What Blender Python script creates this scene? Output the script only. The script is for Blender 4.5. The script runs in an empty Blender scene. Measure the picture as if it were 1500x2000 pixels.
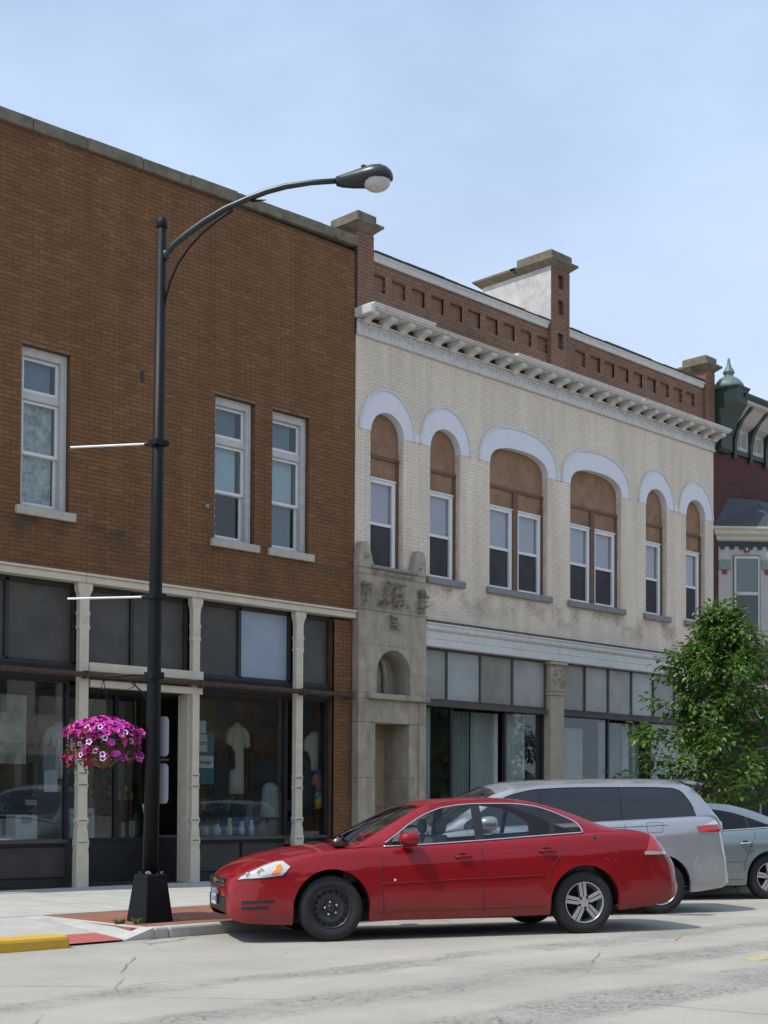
import bpy, bmesh, math, random
from mathutils import Vector, Matrix, noise as mnoise
random.seed(7)
SC = bpy.context.scene
COL = SC.collection
R = math.radians

# ------------------------------------------------------------------ camera
cam_d = bpy.data.cameras.new("camera")
cam = bpy.data.objects.new("camera", cam_d)
COL.objects.link(cam)
yaw, pitch, roll = R(45), R(1.5), R(0.3)
a_ = Vector((math.cos(yaw)*math.cos(pitch), math.sin(yaw)*math.cos(pitch), math.sin(pitch)))
r_ = Vector((math.sin(yaw), -math.cos(yaw), 0))
u_ = r_.cross(a_)
r2 = r_*math.cos(roll) + u_*math.sin(roll)
u2 = -r_*math.sin(roll) + u_*math.cos(roll)
m = Matrix((r2, u2, -a_)).transposed().to_4x4()
m.translation = Vector((-17.12, -17.82, 1.43))
cam.matrix_world = m
cam_d.sensor_fit = 'HORIZONTAL'
cam_d.sensor_width = 36.0
cam_d.lens = 66.0
cam_d.shift_y = 494.0/1500.0
cam_d.clip_end = 2000
SC.camera = cam

# ------------------------------------------------------------------ sky, sun, exposure
SUN = Vector((-0.60, 0.115, 1.0)).normalized()          # towards the sun
world = bpy.data.worlds.new("World"); SC.world = world
world.use_nodes = True
nt = world.node_tree; nt.nodes.clear()
out = nt.nodes.new('ShaderNodeOutputWorld')
bg = nt.nodes.new('ShaderNodeBackground'); bg.inputs['Strength'].default_value = 0.125
sky = nt.nodes.new('ShaderNodeTexSky'); sky.sky_type = 'NISHITA'; sky.sun_disc = False
sky.sun_elevation = math.asin(SUN.z); sky.sun_rotation = math.atan2(SUN.x, SUN.y)
sky.air_density = 1.0; sky.dust_density = 1.6; sky.ozone_density = 1.2
tc = nt.nodes.new('ShaderNodeTexCoord')
mp = nt.nodes.new('ShaderNodeMapping'); mp.inputs['Scale'].default_value = (1.0, 1.0, 2.6)
n1 = nt.nodes.new('ShaderNodeTexNoise'); n1.inputs['Scale'].default_value = 2.3
n1.inputs['Detail'].default_value = 7; n1.inputs['Roughness'].default_value = 0.55
cr = nt.nodes.new('ShaderNodeValToRGB')
cr.color_ramp.elements[0].position = 0.30; cr.color_ramp.elements[0].color = (0.50,)*3+(1,)
cr.color_ramp.elements[1].position = 0.72; cr.color_ramp.elements[1].color = (0.98,)*3+(1,)
mx = nt.nodes.new('ShaderNodeMix'); mx.data_type = 'RGBA'
mx.inputs['B'].default_value = (4.7, 6.0, 8.15, 1)      # thin high cloud veil
nt.links.new(tc.outputs['Generated'], mp.inputs['Vector'])
nt.links.new(mp.outputs['Vector'], n1.inputs['Vector'])
nt.links.new(n1.outputs['Fac'], cr.inputs['Fac'])
nt.links.new(cr.outputs['Color'], mx.inputs['Factor'])
nt.links.new(sky.outputs['Color'], mx.inputs['A'])
spz = nt.nodes.new('ShaderNodeSeparateXYZ'); nt.links.new(tc.outputs['Generated'], spz.inputs[0])
hzr = nt.nodes.new('ShaderNodeMapRange'); hzr.inputs['From Min'].default_value = 0.02; hzr.inputs['From Max'].default_value = 0.52
hzr.inputs['To Min'].default_value = 0.85; hzr.inputs['To Max'].default_value = 0.0
nt.links.new(spz.outputs['Z'], hzr.inputs['Value'])
mh = nt.nodes.new('ShaderNodeMix'); mh.data_type = 'RGBA'; mh.inputs['B'].default_value = (5.7, 6.5, 7.7, 1)   # haze low in the sky
nt.links.new(hzr.outputs['Result'], mh.inputs['Factor']); nt.links.new(mx.outputs['Result'], mh.inputs['A'])
nt.links.new(mh.outputs['Result'], bg.inputs['Color'])
nt.links.new(bg.outputs['Background'], out.inputs['Surface'])
sun_d = bpy.data.lights.new("sun", 'SUN'); sun_d.energy = 3.1; sun_d.angle = R(0.6)
sun_d.color = (1.0, 0.955, 0.89)
sun = bpy.data.objects.new("sun", sun_d); COL.objects.link(sun)
sun.rotation_euler = (-SUN).to_track_quat('-Z', 'Y').to_euler()
sun.location = (-20, 0, 40)
SC.view_settings.view_transform = 'Standard'
SC.view_settings.look = 'None'
SC.view_settings.exposure = 0.2
SC.view_settings.gamma = 1.0
SC.view_settings.use_curve_mapping = False

# ------------------------------------------------------------------ materials
MATS = {}
def principled(name):
    mt = bpy.data.materials.new(name); mt.use_nodes = True
    return mt, mt.node_tree, mt.node_tree.nodes['Principled BSDF']
def mat(name, col, rough=0.7, metal=0.0, var=0.12, scale=3.0, bump=0.0, bscale=60.0, coat=0.0, spec=0.5,
        col2=None, stretch=(1, 1, 1), stain=None, stain_scale=1.2, stain_lo=0.55, stain_hi=0.75, emis=None):
    """procedural surface: two-tone noise, optional stains with their own shape, fine bump"""
    if name in MATS: return MATS[name]
    mt, t, b = principled(name)
    L = t.links.new
    b.inputs['Roughness'].default_value = rough; b.inputs['Metallic'].default_value = metal
    b.inputs['Coat Weight'].default_value = coat; b.inputs['Coat Roughness'].default_value = 0.02
    b.inputs['Specular IOR Level'].default_value = spec
    c = t.nodes.new('ShaderNodeTexCoord')
    mpg = t.nodes.new('ShaderNodeMapping'); mpg.inputs['Scale'].default_value = stretch
    L(c.outputs['Object'], mpg.inputs['Vector'])
    V = mpg.outputs['Vector']
    if var > 0 or col2:
        n = t.nodes.new('ShaderNodeTexNoise'); n.inputs['Scale'].default_value = scale
        n.inputs['Detail'].default_value = 6; n.inputs['Roughness'].default_value = 0.62
        L(V, n.inputs['Vector'])
        r = t.nodes.new('ShaderNodeValToRGB')
        lo = tuple(x*(1-var) for x in col); hi = tuple(min(1, x*(1+var)) for x in col) if not col2 else col2
        r.color_ramp.elements[0].color = lo+(1,); r.color_ramp.elements[1].color = hi+(1,)
        r.color_ramp.elements[0].position = 0.32; r.color_ramp.elements[1].position = 0.68
        L(n.outputs['Fac'], r.inputs['Fac'])
        src = r.outputs['Color']
        if stain:
            n2 = t.nodes.new('ShaderNodeTexNoise'); n2.inputs['Scale'].default_value = stain_scale
            n2.inputs['Detail'].default_value = 8; n2.inputs['Roughness'].default_value = 0.7
            L(V, n2.inputs['Vector'])
            r2_ = t.nodes.new('ShaderNodeMapRange')
            r2_.inputs['From Min'].default_value = stain_lo; r2_.inputs['From Max'].default_value = stain_hi
            L(n2.outputs['Fac'], r2_.inputs['Value'])
            mxs = t.nodes.new('ShaderNodeMix'); mxs.data_type = 'RGBA'
            mxs.inputs['B'].default_value = tuple(stain)+(1,)
            L(r2_.outputs['Result'], mxs.inputs['Factor']); L(src, mxs.inputs['A'])
            src = mxs.outputs['Result']
        L(src, b.inputs['Base Color'])
    else:
        b.inputs['Base Color'].default_value = tuple(col)+(1,)
    if bump > 0:
        nb = t.nodes.new('ShaderNodeTexNoise'); nb.inputs['Scale'].default_value = bscale
        nb.inputs['Detail'].default_value = 4
        L(V, nb.inputs['Vector'])
        bm_ = t.nodes.new('ShaderNodeBump'); bm_.inputs['Strength'].default_value = bump
        bm_.inputs['Distance'].default_value = 0.01
        L(nb.outputs['Fac'], bm_.inputs['Height']); L(bm_.outputs['Normal'], b.inputs['Normal'])
    if emis:
        b.inputs['Emission Color'].default_value = tuple(emis)+(1,); b.inputs['Emission Strength'].default_value = 1
    MATS[name] = mt
    return mt
def brickmat(name, cols, stain, rough=0.85, stain_amt=0.6, sill_stain=None):
    """each brick its own tone (island + object random), broad weathering on top"""
    mt, t, b = principled(name); L = t.links.new
    b.inputs['Roughness'].default_value = rough
    g = t.nodes.new('ShaderNodeNewGeometry'); oi = t.nodes.new('ShaderNodeObjectInfo')
    ad = t.nodes.new('ShaderNodeMath'); ad.operation = 'ADD'
    L(g.outputs['Random Per Island'], ad.inputs[0]); L(oi.outputs['Random'], ad.inputs[1])
    fr = t.nodes.new('ShaderNodeMath'); fr.operation = 'FRACT'; L(ad.outputs[0], fr.inputs[0])
    cr_ = t.nodes.new('ShaderNodeValToRGB'); cr_.color_ramp.interpolation = 'LINEAR'
    el = cr_.color_ramp.elements
    while len(el) < len(cols): el.new(0.5)
    for i, c in enumerate(cols):
        el[i].position = i/(len(cols)-1); el[i].color = tuple(c)+(1,)
    L(fr.outputs[0], cr_.inputs['Fac'])
    n = t.nodes.new('ShaderNodeTexNoise'); n.inputs['Scale'].default_value = 0.9; n.inputs['Detail'].default_value = 8
    n.inputs['Roughness'].default_value = 0.65
    L(g.outputs['Position'], n.inputs['Vector'])
    mr = t.nodes.new('ShaderNodeMapRange'); mr.inputs['From Min'].default_value = 0.42; mr.inputs['From Max'].default_value = 0.78
    mr.inputs['To Max'].default_value = stain_amt
    L(n.outputs['Fac'], mr.inputs['Value'])
    mx_ = t.nodes.new('ShaderNodeMix'); mx_.data_type = 'RGBA'; mx_.inputs['B'].default_value = tuple(stain)+(1,)
    L(mr.outputs['Result'], mx_.inputs['Factor']); L(cr_.outputs['Color'], mx_.inputs['A'])
    n3 = t.nodes.new('ShaderNodeTexNoise'); n3.inputs['Scale'].default_value = 35; n3.inputs['Detail'].default_value = 3
    L(g.outputs['Position'], n3.inputs['Vector'])
    mr3 = t.nodes.new('ShaderNodeMapRange'); mr3.inputs['To Min'].default_value = 0.8; mr3.inputs['To Max'].default_value = 1.2
    L(n3.outputs['Fac'], mr3.inputs['Value'])
    mu = t.nodes.new('ShaderNodeMix'); mu.data_type = 'RGBA'; mu.blend_type = 'MULTIPLY'; mu.inputs['Factor'].default_value = 1
    L(mx_.outputs['Result'], mu.inputs['A']); L(mr3.outputs['Result'], mu.inputs['B'])
    mps = t.nodes.new('ShaderNodeMapping'); mps.inputs['Scale'].default_value = (2.6, 2.6, .30)
    L(g.outputs['Position'], mps.inputs['Vector'])
    ns = t.nodes.new('ShaderNodeTexNoise'); ns.inputs['Scale'].default_value = 1.0; ns.inputs['Detail'].default_value = 6; L(mps.outputs['Vector'], ns.inputs['Vector'])
    mrs = t.nodes.new('ShaderNodeMapRange'); mrs.inputs['From Min'].default_value = .3; mrs.inputs['From Max'].default_value = .72
    mrs.inputs['To Min'].default_value = 1.10; mrs.inputs['To Max'].default_value = .82; L(ns.outputs['Fac'], mrs.inputs['Value'])
    mv = t.nodes.new('ShaderNodeMix'); mv.data_type = 'RGBA'; mv.blend_type = 'MULTIPLY'; mv.inputs['Factor'].default_value = 1
    L(mu.outputs['Result'], mv.inputs['A']); L(mrs.outputs['Result'], mv.inputs['B'])
    fin = mv.outputs['Result']
    if sill_stain:
        z0s, z1s, cs = sill_stain
        sp = t.nodes.new('ShaderNodeSeparateXYZ'); L(g.outputs['Position'], sp.inputs[0])
        ma = t.nodes.new('ShaderNodeMapRange'); ma.inputs['From Min'].default_value = z0s; ma.inputs['From Max'].default_value = (z0s+z1s)/2+.1; L(sp.outputs['Z'], ma.inputs['Value'])
        mb2 = t.nodes.new('ShaderNodeMapRange'); mb2.inputs['From Min'].default_value = z1s+.03; mb2.inputs['From Max'].default_value = z1s-.03; L(sp.outputs['Z'], mb2.inputs['Value'])
        nq = t.nodes.new('ShaderNodeTexNoise'); nq.inputs['Scale'].default_value = 1.7; nq.inputs['Detail'].default_value = 7; nq.inputs['Roughness'].default_value = .65; L(g.outputs['Position'], nq.inputs['Vector'])
        mc = t.nodes.new('ShaderNodeMapRange'); mc.inputs['From Min'].default_value = .47; mc.inputs['From Max'].default_value = .64; mc.inputs['To Max'].default_value = .8; L(nq.outputs['Fac'], mc.inputs['Value'])
        p1_ = t.nodes.new('ShaderNodeMath'); p1_.operation = 'MULTIPLY'; L(ma.outputs['Result'], p1_.inputs[0]); L(mb2.outputs['Result'], p1_.inputs[1])
        p2_ = t.nodes.new('ShaderNodeMath'); p2_.operation = 'MULTIPLY'; L(p1_.outputs[0], p2_.inputs[0]); L(mc.outputs['Result'], p2_.inputs[1])
        mq = t.nodes.new('ShaderNodeMix'); mq.data_type = 'RGBA'; mq.inputs['B'].default_value = tuple(cs)+(1,)
        L(p2_.outputs[0], mq.inputs['Factor']); L(fin, mq.inputs['A']); fin = mq.outputs['Result']
    L(fin, b.inputs['Base Color'])
    bp = t.nodes.new('ShaderNodeBump'); bp.inputs['Strength'].default_value = 0.4; bp.inputs['Distance'].default_value = 0.006
    L(n3.outputs['Fac'], bp.inputs['Height']); L(bp.outputs['Normal'], b.inputs['Normal'])
    MATS[name] = mt; return mt
def glass(name, tint, ior=1.5, rough=0.01, opaque=0.0, film=(0.1, 0.1, 0.1), dirt=0.0):
    """thin sheet glass: fresnel mirror over tinted see-through, optional dusty film"""
    mt, t, b = principled(name); L = t.links.new
    t.nodes.remove(b)
    o = t.nodes['Material Output']
    tr = t.nodes.new('ShaderNodeBsdfTransparent'); tr.inputs['Color'].default_value = tuple(tint)+(1,)
    gl = t.nodes.new('ShaderNodeBsdfGlossy'); gl.inputs['Roughness'].default_value = rough
    gl.inputs['Color'].default_value = (0.95, 0.97, 1, 1)
    df = t.nodes.new('ShaderNodeBsdfDiffuse'); df.inputs['Color'].default_value = tuple(film)+(1,)
    ge = t.nodes.new('ShaderNodeNewGeometry'); dt = t.nodes.new('ShaderNodeVectorMath'); dt.operation = 'DOT_PRODUCT'
    L(ge.outputs['Incoming'], dt.inputs[0]); L(ge.outputs['Normal'], dt.inputs[1])
    def mth(op, a, b_=0.0):
        q = t.nodes.new('ShaderNodeMath'); q.operation = op
        for i_, z_ in enumerate((a, b_)):
            if isinstance(z_, (int, float)): q.inputs[i_].default_value = z_
            else: L(z_, q.inputs[i_])
        return q.outputs[0]
    f0 = ((ior-1)/(ior+1))**2
    fr = t.nodes.new('ShaderNodeMath'); fr.operation = 'MULTIPLY_ADD'; fr.inputs[1].default_value = 1-f0; fr.inputs[2].default_value = f0
    L(mth('POWER', mth('SUBTRACT', 1.0, mth('ABSOLUTE', dt.outputs['Value'])), 5.0), fr.inputs[0])
    m1 = t.nodes.new('ShaderNodeMixShader'); m2 = t.nodes.new('ShaderNodeMixShader')
    if dirt > 0:
        n = t.nodes.new('ShaderNodeTexNoise'); n.inputs['Scale'].default_value = 2.5; n.inputs['Detail'].default_value = 7
        c = t.nodes.new('ShaderNodeTexCoord'); L(c.outputs['Object'], n.inputs['Vector'])
        mr = t.nodes.new('ShaderNodeMapRange'); mr.inputs['From Min'].default_value = .35; mr.inputs['From Max'].default_value = .7
        mr.inputs['To Min'].default_value = opaque; mr.inputs['To Max'].default_value = min(1, opaque+dirt)
        L(n.outputs['Fac'], mr.inputs['Value']); L(mr.outputs['Result'], m1.inputs['Fac'])
    else:
        m1.inputs['Fac'].default_value = opaque
    L(tr.outputs[0], m1.inputs[1]); L(df.outputs[0], m1.inputs[2])
    L(fr.outputs[0], m2.inputs['Fac']); L(m1.outputs[0], m2.inputs[1]); L(gl.outputs[0], m2.inputs[2])
    L(m2.outputs[0], o.inputs['Surface'])
    MATS[name] = mt; return mt

# ------------------------------------------------------------------ mesh helpers
class MB:
    def __init__(s): s.v = []; s.f = []
    def add(s, vs, fs):
        k = len(s.v); s.v += [tuple(p) for p in vs]; s.f += [tuple(i+k for i in f) for f in fs]; return s
    def box(s, x0, x1, y0, y1, z0, z1):
        return s.add([(x0,y0,z0),(x1,y0,z0),(x1,y1,z0),(x0,y1,z0),(x0,y0,z1),(x1,y0,z1),(x1,y1,z1),(x0,y1,z1)],
              [(0,3,2,1),(4,5,6,7),(0,1,5,4),(1,2,6,5),(2,3,7,6),(3,0,4,7)])
    def prism_y(s, pts, y0, y1):       # polygon in x,z (counter-clockwise seen from -y) pushed along y
        n = len(pts)
        vs = [(x, y0, z) for x, z in pts]+[(x, y1, z) for x, z in pts]
        fs = [tuple(range(n)), tuple(range(2*n-1, n-1, -1))]
        fs += [(i, i+n, (i+1) % n+n, (i+1) % n) for i in range(n)]
        return s.add(vs, fs)
    def prism_x(s, pts, x0, x1):       # polygon in y,z
        n = len(pts)
        vs = [(x0, y, z) for y, z in pts]+[(x1, y, z) for y, z in pts]
        fs = [tuple(range(n)), tuple(range(2*n-1, n-1, -1))]
        fs += [(i, i+n, (i+1) % n+n, (i+1) % n) for i in range(n)]
        return s.add(vs, fs)
    def prism_z(s, pts, z0, z1):
        n = len(pts)
        vs = [(x, y, z0) for x, y in pts]+[(x, y, z1) for x, y in pts]
        fs = [tuple(range(n-1, -1, -1)), tuple(range(n, 2*n))]
        fs += [(i, (i+1) % n, (i+1) % n+n, i+n) for i in range(n)]
        return s.add(vs, fs)
    def loft(s, rings, closed=True, cap0=True, cap1=True):
        n = len(rings[0]); k = len(s.v)
        for r in rings: s.v += [tuple(p) for p in r]
        for j in range(len(rings)-1):
            for i in range(n if closed else n-1):
                i2 = (i+1) % n
                s.f.append((k+j*n+i, k+j*n+i2, k+(j+1)*n+i2, k+(j+1)*n+i))
        if cap0: s.f.append(tuple(k+i for i in range(n-1, -1, -1)))
        if cap1: s.f.append(tuple(k+(len(rings)-1)*n+i for i in range(n)))
        return s
    def lathe(s, prof, c=(0, 0, 0), n=20, axis='z', a0=0.0, cap=True):
        rings = []
        for r, h in prof:
            ring = []
            for i in range(n):
                t = a0+2*math.pi*i/n
                if axis == 'z': ring.append((c[0]+r*math.cos(t), c[1]+r*math.sin(t), c[2]+h))
                elif axis == 'y': ring.append((c[0]+r*math.cos(t), c[1]+h, c[2]+r*math.sin(t)))
                else: ring.append((c[0]+h, c[1]+r*math.cos(t), c[2]+r*math.sin(t)))
            rings.append(ring)
        return s.loft(rings, cap0=cap, cap1=cap)
    def tube(s, path, r, n=8):
        path = [Vector(p) for p in path]
        rr = r if isinstance(r, (list, tuple)) else [r]*len(path)
        rings = []; up = Vector((0, 0, 1)); prevx = None
        for i, p in enumerate(path):
            d = (path[min(i+1, len(path)-1)]-path[max(i-1, 0)])
            if d.length < 1e-9: d = Vector((0, 0, 1))
            d.normalize()
            if prevx is None:
                x = d.cross(up)
                if x.length < 1e-3: x = d.cross(Vector((1, 0, 0)))
            else:
                x = prevx-d*prevx.dot(d)
            x.normalize(); prevx = x; y = d.cross(x)
            rings.append([p+(x*math.cos(2*math.pi*k/n)+y*math.sin(2*math.pi*k/n))*rr[i] for k in range(n)])
        return s.loft(rings)
    def ball(s, c, rx, ry, rz, n=12, m_=8):
        rings = []
        for j in range(m_+1):
            ph = -math.pi/2+math.pi*j/m_
            cr_ = max(math.cos(ph), 1e-3)
            rings.append([(c[0]+rx*cr_*math.cos(2*math.pi*i/n), c[1]+ry*cr_*math.sin(2*math.pi*i/n), c[2]+rz*math.sin(ph)) for i in range(n)])
        return s.loft(rings)
    def mesh(s, name, material, smooth=False, fix=True):
        me = bpy.data.meshes.new(name)
        me.from_pydata(s.v, [], s.f)
        if fix:
            bm = bmesh.new(); bm.from_mesh(me)
            bmesh.ops.recalc_face_normals(bm, faces=bm.faces[:])
            bm.to_mesh(me); bm.free()
        if smooth: me.polygons.foreach_set('use_smooth', [True]*len(me.polygons))
        if material: me.materials.append(material)
        me.update()
        return me
    def build(s, name, material, parent=None, smooth=False, fix=True, bevel=0.0, auto=None, stuff=False):
        o = bpy.data.objects.new(name, s.mesh(name, material, smooth, fix))
        COL.objects.link(o)
        if parent: o.parent = parent
        if bevel > 0:
            b = o.modifiers.new('bevel', 'BEVEL'); b.width = bevel; b.segments = 2; b.limit_method = 'ANGLE'
        if stuff: o['kind'] = 'stuff'
        return o
def tag(o, label, cat, group=None):
    o['label'] = label; o['category'] = cat
    if group: o['group'] = group
    return o
def thing(name, label, cat, loc=(0, 0, 0), rot=(0, 0, 0), group=None):
    o = bpy.data.objects.new(name, None); COL.objects.link(o)
    o.location = loc; o.rotation_euler = rot; o.empty_display_size = 0.2
    return tag(o, label, cat, group)
def structure(o): o['kind'] = 'structure'; return o
def copy_part(o, parent, **kw):
    c = o.copy(); COL.objects.link(c); c.parent = parent
    for k, v in kw.items(): setattr(c, k, v)
    return c
def lerp(a, b, t): return a+(b-a)*t
def interp(tab, x):
    if x <= tab[0][0]: return tab[0][1]
    for (x0, y0), (x1, y1) in zip(tab, tab[1:]):
        if x <= x1: return y0+(y1-y0)*(x-x0)/(x1-x0)
    return tab[-1][1]
def smooth_interp(tab, x):
    """monotone-ish cubic through the control points"""
    n = len(tab)
    if x <= tab[0][0]: return tab[0][1]
    if x >= tab[-1][0]: return tab[-1][1]
    for i in range(n-1):
        x0, y0 = tab[i]; x1, y1 = tab[i+1]
        if x <= x1:
            h = x1-x0; d = (y1-y0)/h
            dm = (y0-tab[i-1][1])/(x0-tab[i-1][0]) if i > 0 else d
            dp = (tab[i+2][1]-y1)/(tab[i+2][0]-x1) if i < n-2 else d
            m0 = 0 if dm*d <= 0 else 2*dm*d/(dm+d)
            m1 = 0 if dp*d <= 0 else 2*dp*d/(dp+d)
            if i == 0: m0 = d
            if i == n-2: m1 = d
            t = (x-x0)/h
            return (y0*(2*t**3-3*t*t+1)+m0*h*(t**3-2*t*t+t)+y1*(-2*t**3+3*t*t)+m1*h*(t**3-t*t))
def text_mesh(txt, size, name, material, parent, loc, rot):
    cu = bpy.data.curves.new('txt', 'FONT'); cu.body = txt; cu.size = size; cu.align_x = 'CENTER'
    cu.extrude = 0.001
    o = bpy.data.objects.new('txt', cu); COL.objects.link(o)
    dg = bpy.context.evaluated_depsgraph_get()
    me = bpy.data.meshes.new_from_object(o.evaluated_get(dg))
    bpy.data.objects.remove(o); bpy.data.curves.remove(cu)
    me.materials.clear(); me.materials.append(material)
    t = bpy.data.objects.new(name, me); COL.objects.link(t); t.parent = parent
    t.location = loc; t.rotation_euler = rot
    return t

# palette
BROWN = brickmat('brown_brick', [(.146,.066,.024),(.182,.082,.028),(.202,.092,.031),(.180,.072,.026),(.192,.078,.028),(.212,.106,.036),(.160,.073,.026)], (.120,.063,.027), sill_stain=(4.95, 5.52, (.055,.036,.022)))
CREAMB = brickmat('cream_brick', [(.705,.61,.49),(.73,.635,.51),(.715,.62,.50),(.745,.65,.525)], (.64,.54,.42), stain_amt=0.4, sill_stain=(4.85, 5.47, (.24,.16,.09)))
PARAP = brickmat('parapet_brick', [(.205,.110,.066),(.238,.132,.082),(.22,.12,.074),(.25,.142,.09)], (.165,.095,.06))
MAROON = brickmat('maroon_brick', [(.082,.026,.024),(.105,.034,.031),(.092,.030,.027)], (.062,.028,.026))
MORTAR = mat('mortar_dark', (.105,.058,.029), .95, var=.3, scale=8)
MORTARC = mat('mortar_cream', (.62,.53,.42), .95, var=.2, scale=6)
MORTARP = mat('mortar_parapet', (.17,.094,.06), .95, var=.2, scale=6)
COPING = mat('coping_stone', (.17,.145,.105), .9, var=.25, scale=5, bump=.5, bscale=25, stain=(.07,.075,.04), stain_scale=3, stain_lo=.5)
WHITE = mat('white_paint', (.72,.72,.72), .55, var=.05, scale=6, bump=.1)
WHITEG = mat('weathered_white_paint', (.60,.59,.565), .7, var=.10, scale=8, bump=.3, bscale=30, stain=(.30,.27,.22), stain_scale=4, stain_lo=.55, stain_hi=.85)
BLUEW = mat('bluish_white_paint', (.67,.68,.71), .7, var=.04, scale=5, bump=.15, bscale=40)
GREYW = mat('grey_white_paint', (.50,.49,.47), .6, var=.10, scale=7, bump=.2)
CREAMP = mat('cream_iron_paint', (.58,.52,.405), .5, var=.08, scale=6, bump=.15, bscale=30, stain=(.25,.16,.09), stain_scale=7, stain_lo=.66, stain_hi=.8)
STONE = mat('grey_limestone', (.35,.305,.235), .9, var=.2, scale=4, bump=.4, bscale=45, stain=(.16,.14,.11), stain_scale=1.6, stretch=(1.5,1.5,.7), stain_lo=.5, stain_hi=.8)
SILLW = mat('sill_cream', (.44,.41,.335), .8, var=.12, scale=9, bump=.2)
SILLG = mat('sill_grey', (.22,.22,.215), .85, var=.15, scale=9, bump=.2)
BOARD = mat('brown_board', (.27,.15,.085), .75, var=.2, scale=3, bump=.1, stain=(.12,.085,.05), stain_scale=2.2, stain_lo=.5, stain_hi=.8)
BOARDD = mat('brown_frame', (.14,.075,.043), .7, var=.15, scale=6)
DARK = mat('dark_paint', (.022,.022,.022), .6, var=.2, scale=5)
BLACKM = mat('black_metal', (.004,.0055,.0062), .5, var=.15, scale=6, bump=.12, bscale=40, spec=.22)
LAMPG = mat('dark_green_black_metal', (.016,.026,.025), .35, var=.2, scale=8)
ROOM = mat('dark_room', (.16,.145,.12), .95, var=.3, scale=2)
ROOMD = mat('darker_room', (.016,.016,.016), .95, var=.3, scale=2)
PANELG = mat('transom_dark_panel', (.058,.055,.046), .5, var=.22, scale=2.5, bump=.05, stain=(.09,.095,.095), stain_scale=1.3)
PANELB = mat('transom_sky_reflection', (.27,.33,.39), .35, var=.08, scale=2)  # sky reflection put into the base colour as blue
RUST = mat('rusty_iron', (.065,.035,.022), .8, var=.35, scale=14, bump=.4)
BULK = mat('bulkhead_paint', (.035,.031,.028), .6, var=.3, scale=4, bump=.2)
CONC = mat('sidewalk_concrete', (.42,.405,.36), .92, var=.10, scale=2.2, bump=.25, bscale=70, stain=(.36,.34,.30), stain_scale=1.1)
KERB = mat('kerb_concrete', (.44,.43,.39), .92, var=.12, scale=4, bump=.3, bscale=60, stain=(.28,.26,.23), stain_scale=2.5)
YELLOW = mat('yellow_kerb_paint', (.58,.34,.03), .75, var=.12, scale=6, bump=.2, stain=(.36,.28,.12), stain_scale=6, stain_lo=.55)
REDMAT = mat('red_tactile', (.40,.10,.085), .85, var=.12, scale=9, bump=.3)
GLASSW = glass('window_glass', (.80,.84,.84), 1.52)
GLASSS = glass('shop_glass', (.74,.78,.77), 1.6, opaque=.0, film=(.22,.22,.21), dirt=.03)
SHADEB = mat('pale_blue_shade', (.66,.76,.80), .9, var=.05, scale=2)
SHADEL = mat('lilac_shade', (.78,.66,.74), .9, var=.05, scale=2)
SHADED = mat('grey_blue_shade', (.26,.31,.36), .9, var=.12, scale=2)
LACE = mat('lace_curtain', (.62,.62,.58), .95, var=.5, scale=9, bump=.3, bscale=30)
CURT = mat('white_curtain', (.80,.82,.82), .9, var=.07, scale=3)
CURTG = mat('grey_curtain', (.45,.48,.48), .9, var=.12, scale=3)
DOORW = mat('tan_door', (.34,.26,.16), .6, var=.15, scale=6, stretch=(6,6,.6))
GREEN = mat('dark_green_paint', (.016,.034,.029), .5, var=.2, scale=6)
SLATE = mat('slate_roof', (.045,.052,.062), .6, var=.25, scale=14, bump=.5, bscale=30)
CREAMT = mat('bay_cream_paint', (.43,.405,.375), .6, var=.06, scale=5)
REDP = mat('dull_red_paint', (.19,.035,.03), .6, var=.1, scale=4)

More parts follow.
